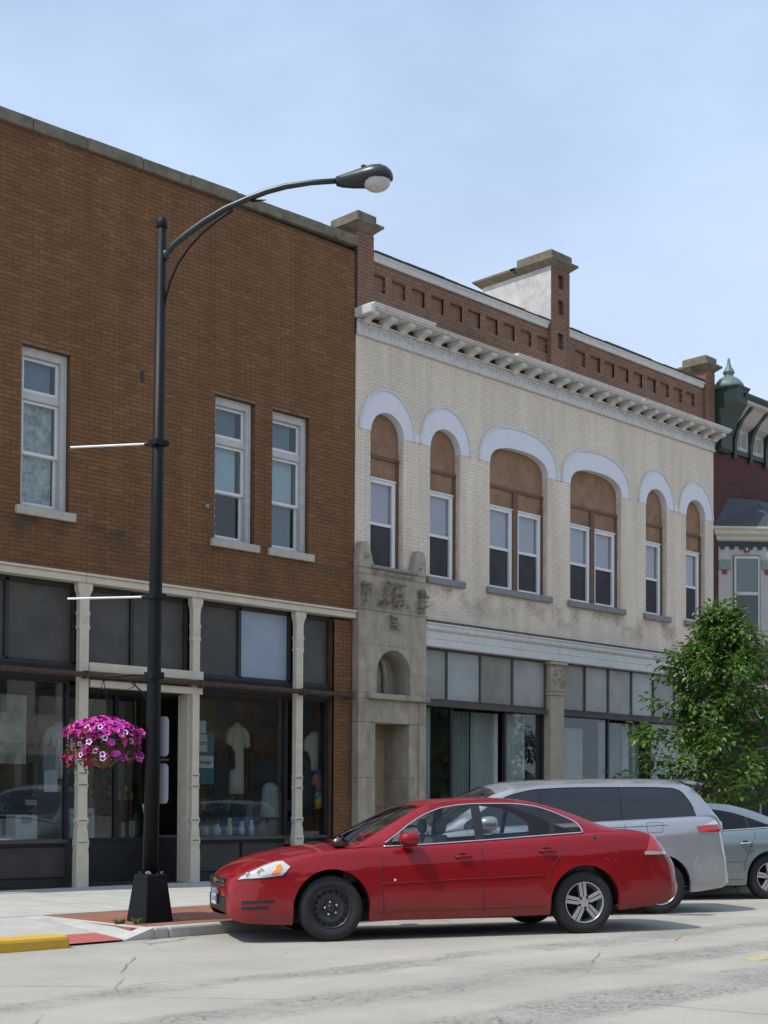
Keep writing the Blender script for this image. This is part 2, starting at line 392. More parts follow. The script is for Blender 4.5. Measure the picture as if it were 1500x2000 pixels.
# ------------------------------------------------------------------ the ground
ROADZ = [(-60,-.25),(-35,-.10),(-24,.02),(-16,.09),(-12,.07),(-10,.042),(-8.4,.014),(-7.0,-.018),(-6.2,-.034),(-5.3,-.036)]
def road_z(y): return smooth_interp(ROADZ, y)
def walk_z(y): return lerp(.15, .08, min(max(-y/5.4, 0), 1))
def road_material():
    mt, t, b = principled('worn_road'); L = t.links.new
    b.inputs['Roughness'].default_value = .93
    g = t.nodes.new('ShaderNodeNewGeometry')
    def noise(scale, det, rough=.6, vec=None):
        n = t.nodes.new('ShaderNodeTexNoise'); n.inputs['Scale'].default_value = scale; n.inputs['Detail'].default_value = det
        n.inputs['Roughness'].default_value = rough
        L(vec or g.outputs['Position'], n.inputs['Vector']); return n.outputs['Fac']
    def mth(op, a, b_=None):
        n = t.nodes.new('ShaderNodeMath'); n.operation = op
        for i, q in enumerate((a, b_)):
            if q is None: continue
            if isinstance(q, (int, float)): n.inputs[i].default_value = q
            else: L(q, n.inputs[i])
        return n.outputs[0]
    def rng(v, a, b_, c=0, d=1):
        n = t.nodes.new('ShaderNodeMapRange'); n.interpolation_type = 'SMOOTHSTEP'
        n.inputs['From Min'].default_value = a; n.inputs['From Max'].default_value = b_
        n.inputs['To Min'].default_value = c; n.inputs['To Max'].default_value = d
        L(v, n.inputs['Value']); return n.outputs['Result']
    sp = t.nodes.new('ShaderNodeSeparateXYZ'); L(g.outputs['Position'], sp.inputs[0])
    mp_ = t.nodes.new('ShaderNodeMapping'); mp_.inputs['Scale'].default_value = (.35, 1.2, 1)
    L(g.outputs['Position'], mp_.inputs['Vector'])
    wob = noise(.9, 5, .65, mp_.outputs['Vector'])
    y = mth('ADD', sp.outputs['Y'], mth('MULTIPLY', mth('SUBTRACT', wob, .5), 1.3))
    fac = None
    for yc, w in ((-9.25,.34),(-10.75,.5),(-12.1,.55),(-13.9,.5)):
        d = mth('ABSOLUTE', mth('SUBTRACT', y, yc))
        f = rng(d, w*.25, w, 1, 0)
        fac = f if fac is None else mth('MAXIMUM', fac, f)
    grit = noise(26, 6, .75)
    fac = mth('MULTIPLY', mth('MULTIPLY', fac, rng(grit, .38, .60, .08, 1)), rng(noise(1.1, 6, .7), .36, .6, .25, 1))
    big = noise(.7, 7, .6); fine = noise(90, 3, .6)
    c0 = t.nodes.new('ShaderNodeValToRGB')
    c0.color_ramp.elements[0].color = (.27,.252,.213,1); c0.color_ramp.elements[1].color = (.455,.43,.368,1)
    c0.color_ramp.elements[0].position = .35; c0.color_ramp.elements[1].position = .65
    L(mth('ADD', mth('MULTIPLY', big, .38), mth('ADD', mth('MULTIPLY', fine, .37), mth('MULTIPLY', grit, .25))), c0.inputs['Fac'])
    m1 = t.nodes.new('ShaderNodeMix'); m1.data_type = 'RGBA'; m1.inputs['B'].default_value = (.175,.162,.142,1)
    L(c0.outputs['Color'], m1.inputs['A']); L(mth('MULTIPLY', fac, .9), m1.inputs['Factor'])
    # cracks
    wv = t.nodes.new('ShaderNodeMix'); wv.data_type = 'VECTOR'; wv.inputs['Factor'].default_value = .12
    nn = t.nodes.new('ShaderNodeTexNoise'); nn.inputs['Scale'].default_value = 1.6; nn.inputs['Detail'].default_value = 6
    L(g.outputs['Position'], nn.inputs['Vector'])
    L(g.outputs['Position'], wv.inputs['A']); L(nn.outputs['Color'], wv.inputs['B'])
    vo = t.nodes.new('ShaderNodeTexVoronoi'); vo.feature = 'DISTANCE_TO_EDGE'; vo.inputs['Scale'].default_value = .55
    L(wv.outputs['Result'], vo.inputs['Vector'])
    ck = mth('MULTIPLY', rng(vo.outputs['Distance'], .002, .008, 1, 0), rng(noise(.5, 3), .45, .6))
    v2 = t.nodes.new('ShaderNodeTexVoronoi'); v2.feature = 'DISTANCE_TO_EDGE'; v2.inputs['Scale'].default_value = 5.5
    L(wv.outputs['Result'], v2.inputs['Vector'])
    ck2 = mth('MULTIPLY', rng(v2.outputs['Distance'], .01, .06, 1, 0), mth('MULTIPLY', fac, .9))
    pit = rng(noise(48, 2, .5), .66, .74, 0, .7)
    ck = mth('MAXIMUM', ck, mth('MAXIMUM', ck2, pit))
    m2 = t.nodes.new('ShaderNodeMix'); m2.data_type = 'RGBA'; m2.inputs['B'].default_value = (.12,.108,.09,1)
    L(m1.outputs['Result'], m2.inputs['A']); L(mth('MULTIPLY', ck, .75), m2.inputs['Factor'])
    L(m2.outputs['Result'], b.inputs['Base Color'])
    bp = t.nodes.new('ShaderNodeBump'); bp.inputs['Strength'].default_value = .5; bp.inputs['Distance'].default_value = .012
    L(mth('SUBTRACT', mth('ADD', fine, grit), ck), bp.inputs['Height']); L(bp.outputs['Normal'], b.inputs['Normal'])
    return mt
ROAD = road_material()
mb = MB().box(-600, 900, -600, 900, -.9, -.4)
structure(mb.build('ground', mat('far_ground', (.16,.15,.12), .95, var=.2, scale=.2)))
mb = MB(); ys = [-60,-48,-35,-29,-24,-20,-16,-14,-12,-11,-10,-9.2,-8.3,-7.7,-7.2,-6.8,-6.4,-5.9,-5.3]
xs = [-90,-40,-20,-12,-8,-4,0,6,14,30,60,120]
mb.add([(x, y, road_z(y)) for y in ys for x in xs],
       [(j*len(xs)+i, j*len(xs)+i+1, (j+1)*len(xs)+i+1, (j+1)*len(xs)+i) for j in range(len(ys)-1) for i in range(len(xs)-1)])
structure(mb.build('road', ROAD, smooth=True))
# sidewalk: a slab falling gently to the kerb, cut back for the ramp between x -9.45 and -8.55
def slab(mb, x0, x1, y0, y1, dz=0.0, bot=-.35):
    za, zb = walk_z(y0)+dz, walk_z(y1)+dz
    mb.add([(x0,y0,bot),(x1,y0,bot),(x1,y1,bot),(x0,y1,bot),(x0,y0,za),(x1,y0,za),(x1,y1,zb),(x0,y1,zb)],
           [(0,3,2,1),(4,5,6,7),(0,1,5,4),(1,2,6,5),(2,3,7,6),(3,0,4,7)])
walk = MB()
slab(walk, -60, 70, -3.58, .05)
slab(walk, -60, -9.62, -5.42, -3.583)
walk_o = structure(walk.build('sidewalk', CONC))
# joints of the sidewalk are scored lines: separate flags, each its own piece
flag_mat = mat('sidewalk_flag', (.43,.415,.365), .92, var=.10, scale=2.5, bump=.25, bscale=70, stain=(.37,.35,.30), stain_scale=1.3)
for xi in range(-12, 14):
    for yj, (ya, yb) in enumerate(((-3.56,-2.40),(-2.385,-1.22),(-1.205,-.12))):
        f = MB(); x0 = xi*1.22+.35; slab(f, x0+.006, x0+1.21, ya, yb, dz=.004, bot=.05)
        f.build('paving_flag', flag_mat, walk_o)
pav = MB(); slab(pav, -8.44, 40, -5.36, -3.59, dz=-.004)
def paver_material():
    mt, t, b = principled('brick_pavers'); L = t.links.new
    b.inputs['Roughness'].default_value = .9
    g = t.nodes.new('ShaderNodeNewGeometry')
    br = t.nodes.new('ShaderNodeTexBrick'); br.inputs['Scale'].default_value = 1.0
    br.inputs['Brick Width'].default_value = .2; br.inputs['Row Height'].default_value = .1; br.inputs['Mortar Size'].default_value = .006
    br.inputs['Color1'].default_value = (.24,.085,.05,1); br.inputs['Color2'].default_value = (.30,.125,.075,1); br.inputs['Mortar'].default_value = (.16,.10,.07,1)
    L(g.outputs['Position'], br.inputs['Vector'])
    n = t.nodes.new('ShaderNodeTexNoise'); n.inputs['Scale'].default_value = 3; n.inputs['Detail'].default_value = 6
    L(g.outputs['Position'], n.inputs['Vector'])
    mx_ = t.nodes.new('ShaderNodeMix'); mx_.data_type = 'RGBA'; mx_.blend_type = 'MULTIPLY'; mx_.inputs['Factor'].default_value = .5
    L(br.outputs['Color'], mx_.inputs['A']); L(n.outputs['Color'], mx_.inputs['B'])
    L(br.outputs['Color'], b.inputs['Base Color'])
    bp = t.nodes.new('ShaderNodeBump'); bp.inputs['Strength'].default_value = .4; bp.inputs['Distance'].default_value = .01
    L(n.outputs['Fac'], bp.inputs['Height']); L(bp.outputs['Normal'], b.inputs['Normal'])
    return mt
structure(pav.build('paver_strip', paver_material()))
kerb = bpy.data.objects.new('kerb', None); COL.objects.link(kerb); structure(kerb)
def kerb_seg(x0, x1, m_=KERB, y0=-5.53, y1=-5.363, zt=.084):
    MB().box(x0+.005, x1-.005, y0, y1, -.35, zt).build('kerb_stone', m_, kerb, bevel=.025)
x = -8.26
kx = [-8.26,-8.06,-5.4,-2.6,.4,3.4,6.4,9.4,12.4,15.4,19,23]
for p, q in zip(kx, kx[1:]): kerb_seg(p, q)
# kerb return beside the ramp, running back to the walk
rt = MB(); pts = [(-8.262,-5.53),(-8.262,-5.365),(-8.44,-3.59),(-8.72,-3.59),(-8.60,-4.5)]
rt.add([(-8.266,-5.53,.084),(-8.266,-5.366,.084),(-8.442,-3.592,.106),(-8.74,-3.592,.106),(-8.66,-4.5,.06),(-8.62,-5.53,-.02),
        (-8.266,-5.53,-.3),(-8.266,-5.366,-.3),(-8.442,-3.592,-.3),(-8.74,-3.592,-.3),(-8.66,-4.5,-.3),(-8.62,-5.53,-.3)],
       [(0,1,2,4),(2,3,4),(0,4,5),(0,6,7,1),(1,7,8,2),(2,8,9,3),(3,9,10,4),(4,10,11,5),(5,11,6,0)])
rt.build('ramp_flare', KERB, kerb)
rp = MB()
rp.add([(-9.60,-5.55,-.02),(-8.63,-5.55,-.02),(-8.665,-4.5,.055),(-8.745,-3.586,.104),(-9.60,-3.586,.104),(-9.60,-4.5,.055)],
       [(0,1,2,5),(5,2,3,4)])
rp.build('kerb_ramp', CONC, kerb)
MB().add([(-9.36,-5.58,-.012),(-8.66,-5.56,-.012),(-8.67,-5.05,.024),(-9.15,-5.05,.024)], [(0,1,2,3)]).build('tactile_mat', REDMAT, kerb)
for p, q in zip([-9.40,-12.3,-15.1], [-12.3,-15.1,-18]):
    MB().box(q+.004, p-.004, -5.72, -5.40, -.35, .088).build('kerb_stone', YELLOW, kerb, bevel=.035)
MB().prism_z([(-6.15,-11.3),(-5.95,-11.24),(-5.60,-11.30),(-5.85,-11.42),(-6.1,-11.44)], .0, road_z(-11.34)+.005).build('worn_road_marking', mat('worn_yellow_paint', (.44,.37,.19), .9, var=.3, scale=12))['kind'] = 'structure'

# ------------------------------------------------------------------ brickwork
def brick_mesh(w, h, d=.05):
    b = .004
    mb_ = MB()
    mb_.add([(0,0,0),(w,0,0),(w,0,h),(0,0,h),(0,d,0),(w,d,0),(w,d,h),(0,d,h)],
            [(0,1,2,3),(1,5,6,2),(4,0,3,7),(3,2,6,7),(4,5,1,0)])
    return mb_
def brick_field(parent, material, x0, x1, z0, z1, y, holes, n_single, single_ok, course=.065, bl=.205, joint=.009, depth=.05):
    """running bond; holes(z) -> blocked x intervals; the n_single nearest full bricks become objects"""
    L_ = bl+joint; h = course-joint
    full = []; rest = MB(); proto = None
    nz = int((z1-z0)/course)
    for k in range(nz):
        z = z0+k*course
        free = [(x0, x1)]
        for (p, q) in holes(z+h/2):
            nf = []
            for (s_, e_) in free:
                if q <= s_ or p >= e_: nf.append((s_, e_)); continue
                if p > s_: nf.append((s_, p))
                if q < e_: nf.append((q, e_))
            free = nf
        i0 = -1; off = (k % 2)*L_/2
        for (s_, e_) in free:
            i = math.floor((s_-x0-off)/L_)
            while True:
                bx0 = x0+off+i*L_; bx1 = bx0+bl
                if bx0 >= e_-.02: break
                c0, c1 = max(bx0, s_), min(bx1, e_)
                if c1-c0 > .03:
                    py_ = y-random.uniform(0, .003)
                    if c1-c0 > bl-.001: full.append((c0, py_, z))
                    else:
                        rest.add([(c0,py_,z),(c1,py_,z),(c1,py_,z+h),(c0,py_,z+h),(c0,y+depth,z),(c1,y+depth,z),(c1,y+depth,z+h),(c0,y+depth,z+h)],
                                 [(0,1,2,3),(1,5,6,2),(4,0,3,7),(3,2,6,7),(4,5,1,0)])
                i += 1
    full.sort(key=lambda p: (not single_ok(p), p[0]))
    me = brick_mesh(bl, h, depth).mesh('brick', material, fix=False)
    for p in full[:n_single]:
        o = bpy.data.objects.new('brick', me); COL.objects.link(o); o.parent = parent; o.location = p
    for (c0, py_, z) in full[n_single:]:
        c1 = c0+bl
        rest.add([(c0,py_,z),(c1,py_,z),(c1,py_,z+h),(c0,py_,z+h),(c0,y+depth,z),(c1,y+depth,z),(c1,y+depth,z+h),(c0,y+depth,z+h)],
                 [(0,1,2,3),(1,5,6,2),(4,0,3,7),(3,2,6,7),(4,5,1,0)])
    rest.build('brickwork', material, parent, fix=False, stuff=True)
def wall_with_holes(mb_, x0, x1, z0, z1, y0, y1, holes):
    """boxes round rectangular holes (a,b,c,d) that share no x range except equal columns"""
    xs_ = sorted(set([x0, x1]+[h[0] for h in holes]+[h[1] for h in holes]))
    for p, q in zip(xs_, xs_[1:]):
        hs = sorted([h for h in holes if h[0] <= p+1e-6 and h[1] >= q-1e-6], key=lambda h: h[2])
        z = z0
        for h in hs:
            if h[2] > z: mb_.box(p, q, y0, y1, z, h[2])
            z = h[3]
        if z < z1: mb_.box(p, q, y0, y1, z, z1)

# ================================================================== BROWN BRICK SHOP
bb = thing('brick_shop_building', 'two-storey brown brick shop with three tall upper windows and dark display windows', 'building', (-.06, 0, 0))
bb.location = (0, 0, 0)
BW = [(-6.67,-5.86),(-3.17,-2.35),(-1.97,-1.14)]
WZ0, WZ1 = 5.635, 7.975
XL = -9.4
holes_b = [(a, b, WZ0, WZ1) for a, b in BW]
wl = MB(); wall_with_holes(wl, XL, -.062, 4.77, 11.15, .0035, .40, [(a-.004, b+.004, c, d+.004) for a, b, c, d in holes_b])
wl.box(XL, -.062, .402, 9.8, 4.3, 4.6)                                   # floor slab behind
wl.box(XL, XL+.3, .402, 9.8, .1, 11.1); wl.box(-.362, -.062, .402, 9.8, .1, 11.1); wl.box(XL, -.062, 9.8, 10.1, .1, 11.1)
wl.box(XL, -.062, .402, 9.8, 10.4, 10.6)
wall_b = wl.build('wall', MORTAR, bb)
def hb(z): return [(a, b) for a, b in BW if WZ0 < z < WZ1+.02] + [(a-.08, b+.08) for a, b in BW if 5.50 < z <= WZ0]
brick_field(wall_b, BROWN, XL, -.064, 4.79, 11.12, .0, hb, 300, lambda p: p[0] > -7.1 and 4.9 < p[2] < 11)
# parapet coping stones, a slight fall to the left
def cz(x): return 11.06+.18*(x+7.07)/7.0
x = XL
while x < -.08:
    x1 = min(x+random.uniform(.85, 1.0), -.066)
    c = MB(); za, zb = cz(x), cz(x1); j = random.uniform(-.008, .008)
    c.add([(x+.004,-.06,za),(x1-.004,-.06,zb),(x1-.004,.45,zb),(x+.004,.45,za),(x+.004,-.06,za+.185+j),(x1-.004,-.06,zb+.185+j),(x1-.004,.45,zb+.17+j),(x+.004,.45,za+.17+j)],
          [(0,3,2,1),(4,5,6,7),(0,1,5,4),(1,2,6,5),(2,3,7,6),(3,0,4,7)])
    c.build('coping_stone', COPING, bb, bevel=.012); x = x1
MB().box(-.085, -.063, -.02, .3, 9.7, 11.2).build('dark_gap_strip', DARK, bb)  # solid dark strip standing in for the gap between the buildings
for i, (a, b) in enumerate(BW):
    w = MB()
    MB().box(a-.085, b+.085, -.065, .25, 5.51, WZ0-.002).build('window_sill', SILLW, bb, bevel=.008)
    MB().box(a-.02, b+.02, -.002, .03, WZ1+.004, WZ1+.03).build('lintel_edge', COPING, bb)
    # outer box frame: head, jambs, transom bar
    w.box(a+.003, a+.09, .11, .30, WZ0, WZ1-.002); w.box(b-.105, b-.003, .095, .30, WZ0, WZ1-.002)
    w.box(a+.003, b-.003, .10, .299, WZ1-.13, WZ1-.003)
    w.box(a+.09, b-.105, .13, .298, 7.22, 7.33)
    w.box(a+.09, b-.105, .13, .298, WZ0, WZ0+.06)
    win = w.build('window', GREYW, bb, bevel=.006)
    ia, ib = a+.09, b-.105
    s = MB()                                                           # sashes
    for (z0_, z1_, y_) in ((7.335, WZ1-.135, .17), (6.43, 7.215, .17), (WZ0+.065, 6.46, .215)):
        s.box(ia+.002, ia+.045, y_, y_+.035, z0_, z1_); s.box(ib-.045, ib-.002, y_, y_+.035, z0_, z1_)
        s.box(ia+.045, ib-.045, y_, y_+.034, z0_, z0_+.045); s.box(ia+.045, ib-.045, y_, y_+.034, z1_-.04, z1_)
    s.build('sash', WHITE, win)
    for (z0_, z1_, y_) in ((7.37, WZ1-.17, .185), (6.47, 7.18, .185), (WZ0+.10, 6.43, .23)):
        MB().box(ia+.04, ib-.04, y_, y_+.005, z0_, z1_).build('pane', GLASSW, win)
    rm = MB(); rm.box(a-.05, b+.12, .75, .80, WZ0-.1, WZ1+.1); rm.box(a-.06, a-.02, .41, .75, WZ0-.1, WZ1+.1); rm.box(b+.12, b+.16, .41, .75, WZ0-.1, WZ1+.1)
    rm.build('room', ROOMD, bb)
    def shade(z0_, z1_, m_, xr=.10, y=.275, nm='window_shade'):
        n = 14; vs = []
        for k in range(n+1):
            xx = lerp(ia-.02, ib-xr, k/n); yy = y+.008*math.sin(k*2.1)
            vs += [(xx, yy, z0_), (xx, yy, z1_)]
        MB().add(vs, [(2*k, 2*k+2, 2*k+3, 2*k+1) for k in range(n)]).build(nm, m_, win, smooth=True, fix=False)
    if i == 0:
        shade(7.3, 7.9, SHADED, .08); shade(5.72, 7.22, LACE, .05, nm='lace_curtain')
    elif i == 1:
        shade(7.3, 7.9, SHADED, .10); shade(6.44, 7.2, SHADEB, .10)
    else:
        shade(7.3, 7.9, SHADED, .12); shade(6.44, 7.2, SHADEB, .08); shade(5.72, 6.44, SHADED, .10)
# small iron fixings on the wall
MB().box(-4.62, -4.57, -.02, .02, 7.86, 8.02).build('wall_anchor', DARK, bb)
MB().box(-3.36, -3.30, -.03, .02, 6.10, 6.16).build('wall_anchor', SILLG, bb)

# shop front: lintel beam
for p, q in zip([XL,-5.62,-3.56,-1.38], [-5.62,-3.56,-1.38,-.10]):
    l = MB(); l.box(p+.003, q-.003, -.10, .12, 4.635, 4.735); l.box(p+.003, q-.003, -.13, .12, 4.737, 4.775)
    l.build('lintel_beam', CREAMP, bb, bevel=.008)
# iron columns
def column(xc, w, z_low=.15):
    prof = [(z_low,.115),(.62,.115),(.70,.105),(.78,.118),(.84,.118),(.86,.105),(.97,.10),(1.05,.082),(1.12,.108),(1.15,.108),(1.17,.088),
            (1.62,.086),(1.64,.098),(1.67,.098),(1.69,.088),(1.80,.088),(1.82,.098),(1.85,.098),(1.87,.085),
            (3.95,.085),(3.96,.10),(4.0,.10),(4.01,.09),(4.16,.09),(4.17,.102),(4.21,.102),(4.22,.086),(4.38,.088),(4.47,.10),(4.53,.128),(4.55,.135),(4.62,.135),(4.633,.135)]
    rings = []
    k = w/.2
    for z, hw in prof:
        h = hw*k
        rings.append([(xc-h*.92, -.015-hw*.42, z), (xc+h*.92, -.015-hw*.42, z), (xc+h*.92, .045, z), (xc-h*.92, .045, z)])
    c = MB().loft(rings).build('iron_column', CREAMP, bb)
    o = MB()
    o.lathe([(.045,0),(.045,-.015),(.03,-.02),(.026,-.012),(.004,-.012)], (xc, -.05, 4.085), 14, 'y')
    for z in (3.8, 3.68, 3.56): o.ball((xc, -.05, z), .016, .014, .016, 8, 6)
    o.build('column_rosette', CREAMP, c, smooth=True)
    b_ = MB()
    for z in (1.13, 1.66, 1.83, .81): b_.box(xc-.07*k, xc+.07*k, -.068, -.05, z-.006, z+.004)
    b_.build('column_dark_joint', mat('joint_dark', (.10,.085,.06), .9), c)  # thin dark strips across the column mouldings
    return c
for xc, w in ((-5.61,.2),(-3.545,.17),(-1.37,.19)): column(xc, w)
MB().box(-3.635, -3.475, .047, .30, .15, 3.11).build('entry_pier', CREAMP, bb, bevel=.006)
# brick pier at the end
pier = MB(); pier.box(-.53, -.12, .005, .40, .15, 4.6); pier_o = pier.build('end_pier', MORTAR, bb)
brick_field(pier_o, BROWN, -.53, -.12, .16, 4.63, .0, lambda z: [], 0, lambda p: True)
# transom lights
def panel(x0, x1, z0, z1, y, m_, nm='transom_light', th=.012):
    return MB().box(x0, x1, y, y+th, z0, z1).build(nm, m_, bb)
tb = [XL,-8.1,-6.80,-5.70,-5.50,-4.66,-3.64,-3.44,-2.55,-1.47,-1.27,-.56]
for p, q in zip(tb, tb[1:]):
    if q-p < .25: continue
    panel(p+.035, q-.035, 3.47 if not -5.6 < p < -3.7 else 3.49, 4.56, .14, PANELB if -2.6 < p < -2.5 else PANELG)
fr = MB()
for xm in tb[1:-1]: fr.box(xm-.03, xm+.03, .10, .17, 3.44, 4.60)
fr.box(XL, -.54, .10, .17, 4.56, 4.632); fr.box(XL, -.54, .10, .17, 3.40, 3.465)
fr.build('transom_frame', BOARDD if False else DARK, bb)
# beams and awning roller across the front
MB().box(-5.52, -3.42, -.075, .095, 3.335, 3.47).build('entry_beam', CREAMP, bb, bevel=.006)
MB().box(-5.50, -3.42, -.06, .095, 3.11, 3.215).build('entry_beam', CREAMP, bb, bevel=.006)
rl = MB(); rl.tube([(XL,-.13,3.275),(-.22,-.13,3.275)], .042, 10)
for xk in (-8.2,-5.62,-3.5,-1.36,-.26): rl.box(xk-.03, xk+.03, -.18, .0, 3.22, 3.33)
rl.build('awning_roller', RUST, bb, smooth=False)
for (p, q) in ((XL,-5.68),(-3.44,-1.46),(-1.28,-.54)): MB().box(p, q, .05, .16, 3.19, 3.395).build('awning_box', ROOMD, bb)
cr_ = MB(); cr_.tube([(-.30,-.13,3.27),(-.28,-.16,2.35)], .012, 6); cr_.tube([(-.28,-.16,2.35),(-.30,-.15,1.5)], .02, 6); cr_.ball((-.28,-.16,2.33),.03,.03,.04)
cr_.build('awning_crank_rod', RUST, bb)
# bulkheads and display glass
bays = [(XL,-5.74,.13),(-3.44,-1.47,.13),(-1.27,-.55,.13)]
for (p, q, y) in bays:
    nb = max(1, round((q-p)/1.25))
    for k in range(nb):
        MB().box(lerp(p,q,k/nb)+.03, lerp(p,q,(k+1)/nb)-.03, y+.02, y+.06, .30, .74).build('bulkhead_panel', BULK, bb, bevel=.01)
    MB().box(p, q, y+.061, y+.10, .15, .80).build('bulkhead', DARK, bb)
    MB().box(p, q, y-.03, y+.11, .80, .855).build('display_sill', mat('sill_dark_green', (.045,.052,.05), .5), bb, bevel=.006)
    MB().box(p+.04, q-.04, y+.05, y+.058, .856, 3.19).build('display_glass', GLASSS, bb)
    g = MB(); g.box(p, p+.04, y, y+.10, .856, 3.2); g.box(q-.04, q, y, y+.10, .856, 3.2); g.box(p, q, y+.001, y+.099, 3.15, 3.2)
    g.build('display_frame', DARK, bb)
MB().box(-7.35,-7.31, .15,.20, .856, 3.15).build('display_frame', DARK, bb)
# entry recess, its own glazed back with a dark bulkhead
en = MB(); en.box(-5.74, -3.48, 1.02, 1.08, .15, .80); en.box(-5.76,-5.70,.24,1.02,.15,.84); en.box(-3.64,-3.58,.31,1.02,.15,.84)
en.build('entry_bulkhead', DARK, bb)
MB().box(-5.70, -4.35, 1.03, 1.036, .84, 3.1).build('entry_glass', GLASSS, bb)
e2 = MB(); e2.box(-5.70,-3.6,1.0,1.06,.80,.84); e2.box(-4.35,-4.28,1.0,1.06,.84,3.1); e2.box(-3.66,-3.6,1.0,1.06,.84,3.1); e2.box(-5.74,-3.48,.2,1.06,3.1,3.14)
e2.build('entry_frame', DARK, bb)
MB().box(-4.28, -3.66, 1.03, 1.036, .84, 3.1).build('door_glass', GLASSS, bb)
# the shop inside: floor, back wall, ceiling, side walls
sh = MB(); sh.box(XL, -.4, 3.4, 3.5, .1, 4.5)
sh.box(XL+.3, -.4, .22, 3.4, 3.21, 3.26)
sh.build('shop_back_wall', ROOM, bb)
pf = MB(); pf.box(XL+.3, -5.76, .24, 1.6, .70, .852); pf.box(-3.46,-.56,.24,1.6,.70,.852); pf.box(-5.7,-3.66,1.09,2.0,.70,.80); pf.box(XL+.3,-.4,1.61,3.4,.1,.14)
pf.build('display_platform', mat('platform_boards', (.25,.21,.17), .7, var=.2, scale=6), bb)
for (p, q, y, z1_) in ((XL+.3,-6.9,1.62,3.2),(-2.6,-.45,1.62,3.2),(-5.3,-3.3,2.02,3.1)): MB().box(p, q, y, y+.04, .75, z1_).build('display_partition', mat('drab_partition', (.36,.33,.26), .9, var=.25, scale=2), bb)

# ------------------------------------------------------------------ goods in the windows
def goods(mb_, name, label, cat, m_, loc=None, smooth=False, group=None):
    """mesh given in world coordinates"""
    o = mb_.build(name, m_, None, smooth=smooth); tag(o, label, cat, group); return o
def garment(name, label, x, y, z0, z1, w0, w1, m_, sleeves=0.0, ruffle=.02):
    mb_ = MB(); rings = []
    for k in range(9):
        t = k/8; z = lerp(z0, z1, t)
        w = lerp(w0, w1, t**.8)
        if t > .93: w *= .42
        elif t > .8: w *= .95
        ring = []
        for i in range(16):
            a = 2*math.pi*i/16
            rr = 1+ruffle*5*math.sin(a*5+k*.3)*(1-t)
            ring.append((x+w*rr*math.cos(a), y+.45*w*rr*math.sin(a), z))
        rings.append(ring)
    mb_.loft(rings)
    if sleeves:
        for s_ in (-1, 1):
            mb_.tube([(x+s_*w1*.55, y, z1-.09), (x+s_*(w1+.01), y, z1-.14), (x+s_*(w1+.05), y-.02, z1-.22), (x+s_*(w1+.075), y-.02, z1-.22-sleeves*1.3)], [.05,.062,.062,.058], 8)
    return goods(mb_, name, label, 'clothing', m_, smooth=True)
FLORAL = mat('faded_floral', (.34,.20,.16), .95, var=.5, scale=14, col2=(.55,.42,.34), stain=(.5,.09,.09), stain_scale=9, stain_lo=.56, stain_hi=.62)
BLACKC = mat('black_cloth', (.022,.022,.024), .95, var=.2)
DGREENC = mat('dark_green_cloth', (.012,.035,.024), .95, var=.2)
WHITEC = mat('white_cloth', (.80,.80,.77), .95, var=.08, scale=4)
BEIGEC = mat('beige_cloth', (.62,.58,.47), .95, var=.1)
garment('floral_dress', 'faded red floral dress hanging in the shop entry window', -4.32, 1.38, 1.10, 2.15, .30, .15, FLORAL)
garment('beige_gown', 'pale beige gown behind the heritage poster in the window', -2.15, .65, 1.55, 2.75, .16, .13, BEIGEC, .15)
garment('black_jacket', 'black jacket on a dark figure between posters and gown', -2.52, .62, 1.35, 2.45, .17, .16, BLACKC, .2)
garment('dark_suit', 'large dark suit hanging high in the middle display window', -1.25, .92, 1.75, 2.85, .30, .24, BLACKC, .3)
garment('pale_striped_skirt', 'pale grey striped skirt below the dark suit', -1.28, .80, 1.15, 1.75, .20, .17, mat('grey_stripe_cloth', (.60,.62,.64), .95, var=.45, scale=9, stretch=(8,8,.3)))
garment('green_coat', 'dark green coat low in the middle display window', -1.98, .8, .95, 1.5, .2, .15, DGREENC)
garment('white_shirt', 'white short sleeved shirt hanging in the narrow end window', -.56, .48, 1.95, 2.65, .15, .14, WHITEC, .16)
garment('black_dress', 'long black dress beside the tie-dye shirt in the end window', -.82, .42, 1.0, 2.3, .17, .13, BLACKC)
garment('green_cap_and_vest', 'dark green vest at the top of the end window', -.82, .62, 2.25, 2.65, .14, .15, DGREENC)
def tiedye():
    mt, t, b = principled('tie_dye'); L = t.links.new
    c = t.nodes.new('ShaderNodeNewGeometry'); sp = t.nodes.new('ShaderNodeSeparateXYZ'); L(c.outputs['Position'], sp.inputs[0])
    n = t.nodes.new('ShaderNodeTexNoise'); n.inputs['Scale'].default_value = 9; n.inputs['Detail'].default_value = 3; L(c.outputs['Position'], n.inputs['Vector'])
    mr = t.nodes.new('ShaderNodeMapRange'); mr.inputs['From Min'].default_value = 1.3; mr.inputs['From Max'].default_value = 2.05; L(sp.outputs['Z'], mr.inputs['Value'])
    ad = t.nodes.new('ShaderNodeMath'); ad.operation = 'MULTIPLY_ADD'; ad.inputs[1].default_value = .7; ad.inputs[2].default_value = -.35
    L(n.outputs['Fac'], ad.inputs[0])
    a2 = t.nodes.new('ShaderNodeMath'); a2.operation = 'ADD'; L(ad.outputs[0], a2.inputs[0]); L(mr.outputs[0], a2.inputs[1])
    r = t.nodes.new('ShaderNodeValToRGB'); e = r.color_ramp.elements
    for i in range(4): e.new(.5)
    for i, (p, col) in enumerate(((0,(.9,.16,.03)),(.14,(.9,.45,.04)),(.26,(.5,.8,.08)),(.38,(.06,.10,.40)),(.62,(.6,.18,.10)),(.85,(.04,.12,.42)))):
        e[i].position = p; e[i].color = col+(1,)
    L(a2.outputs[0], r.inputs['Fac']); L(r.outputs['Color'], b.inputs['Base Color']); b.inputs['Roughness'].default_value = .95
    return mt
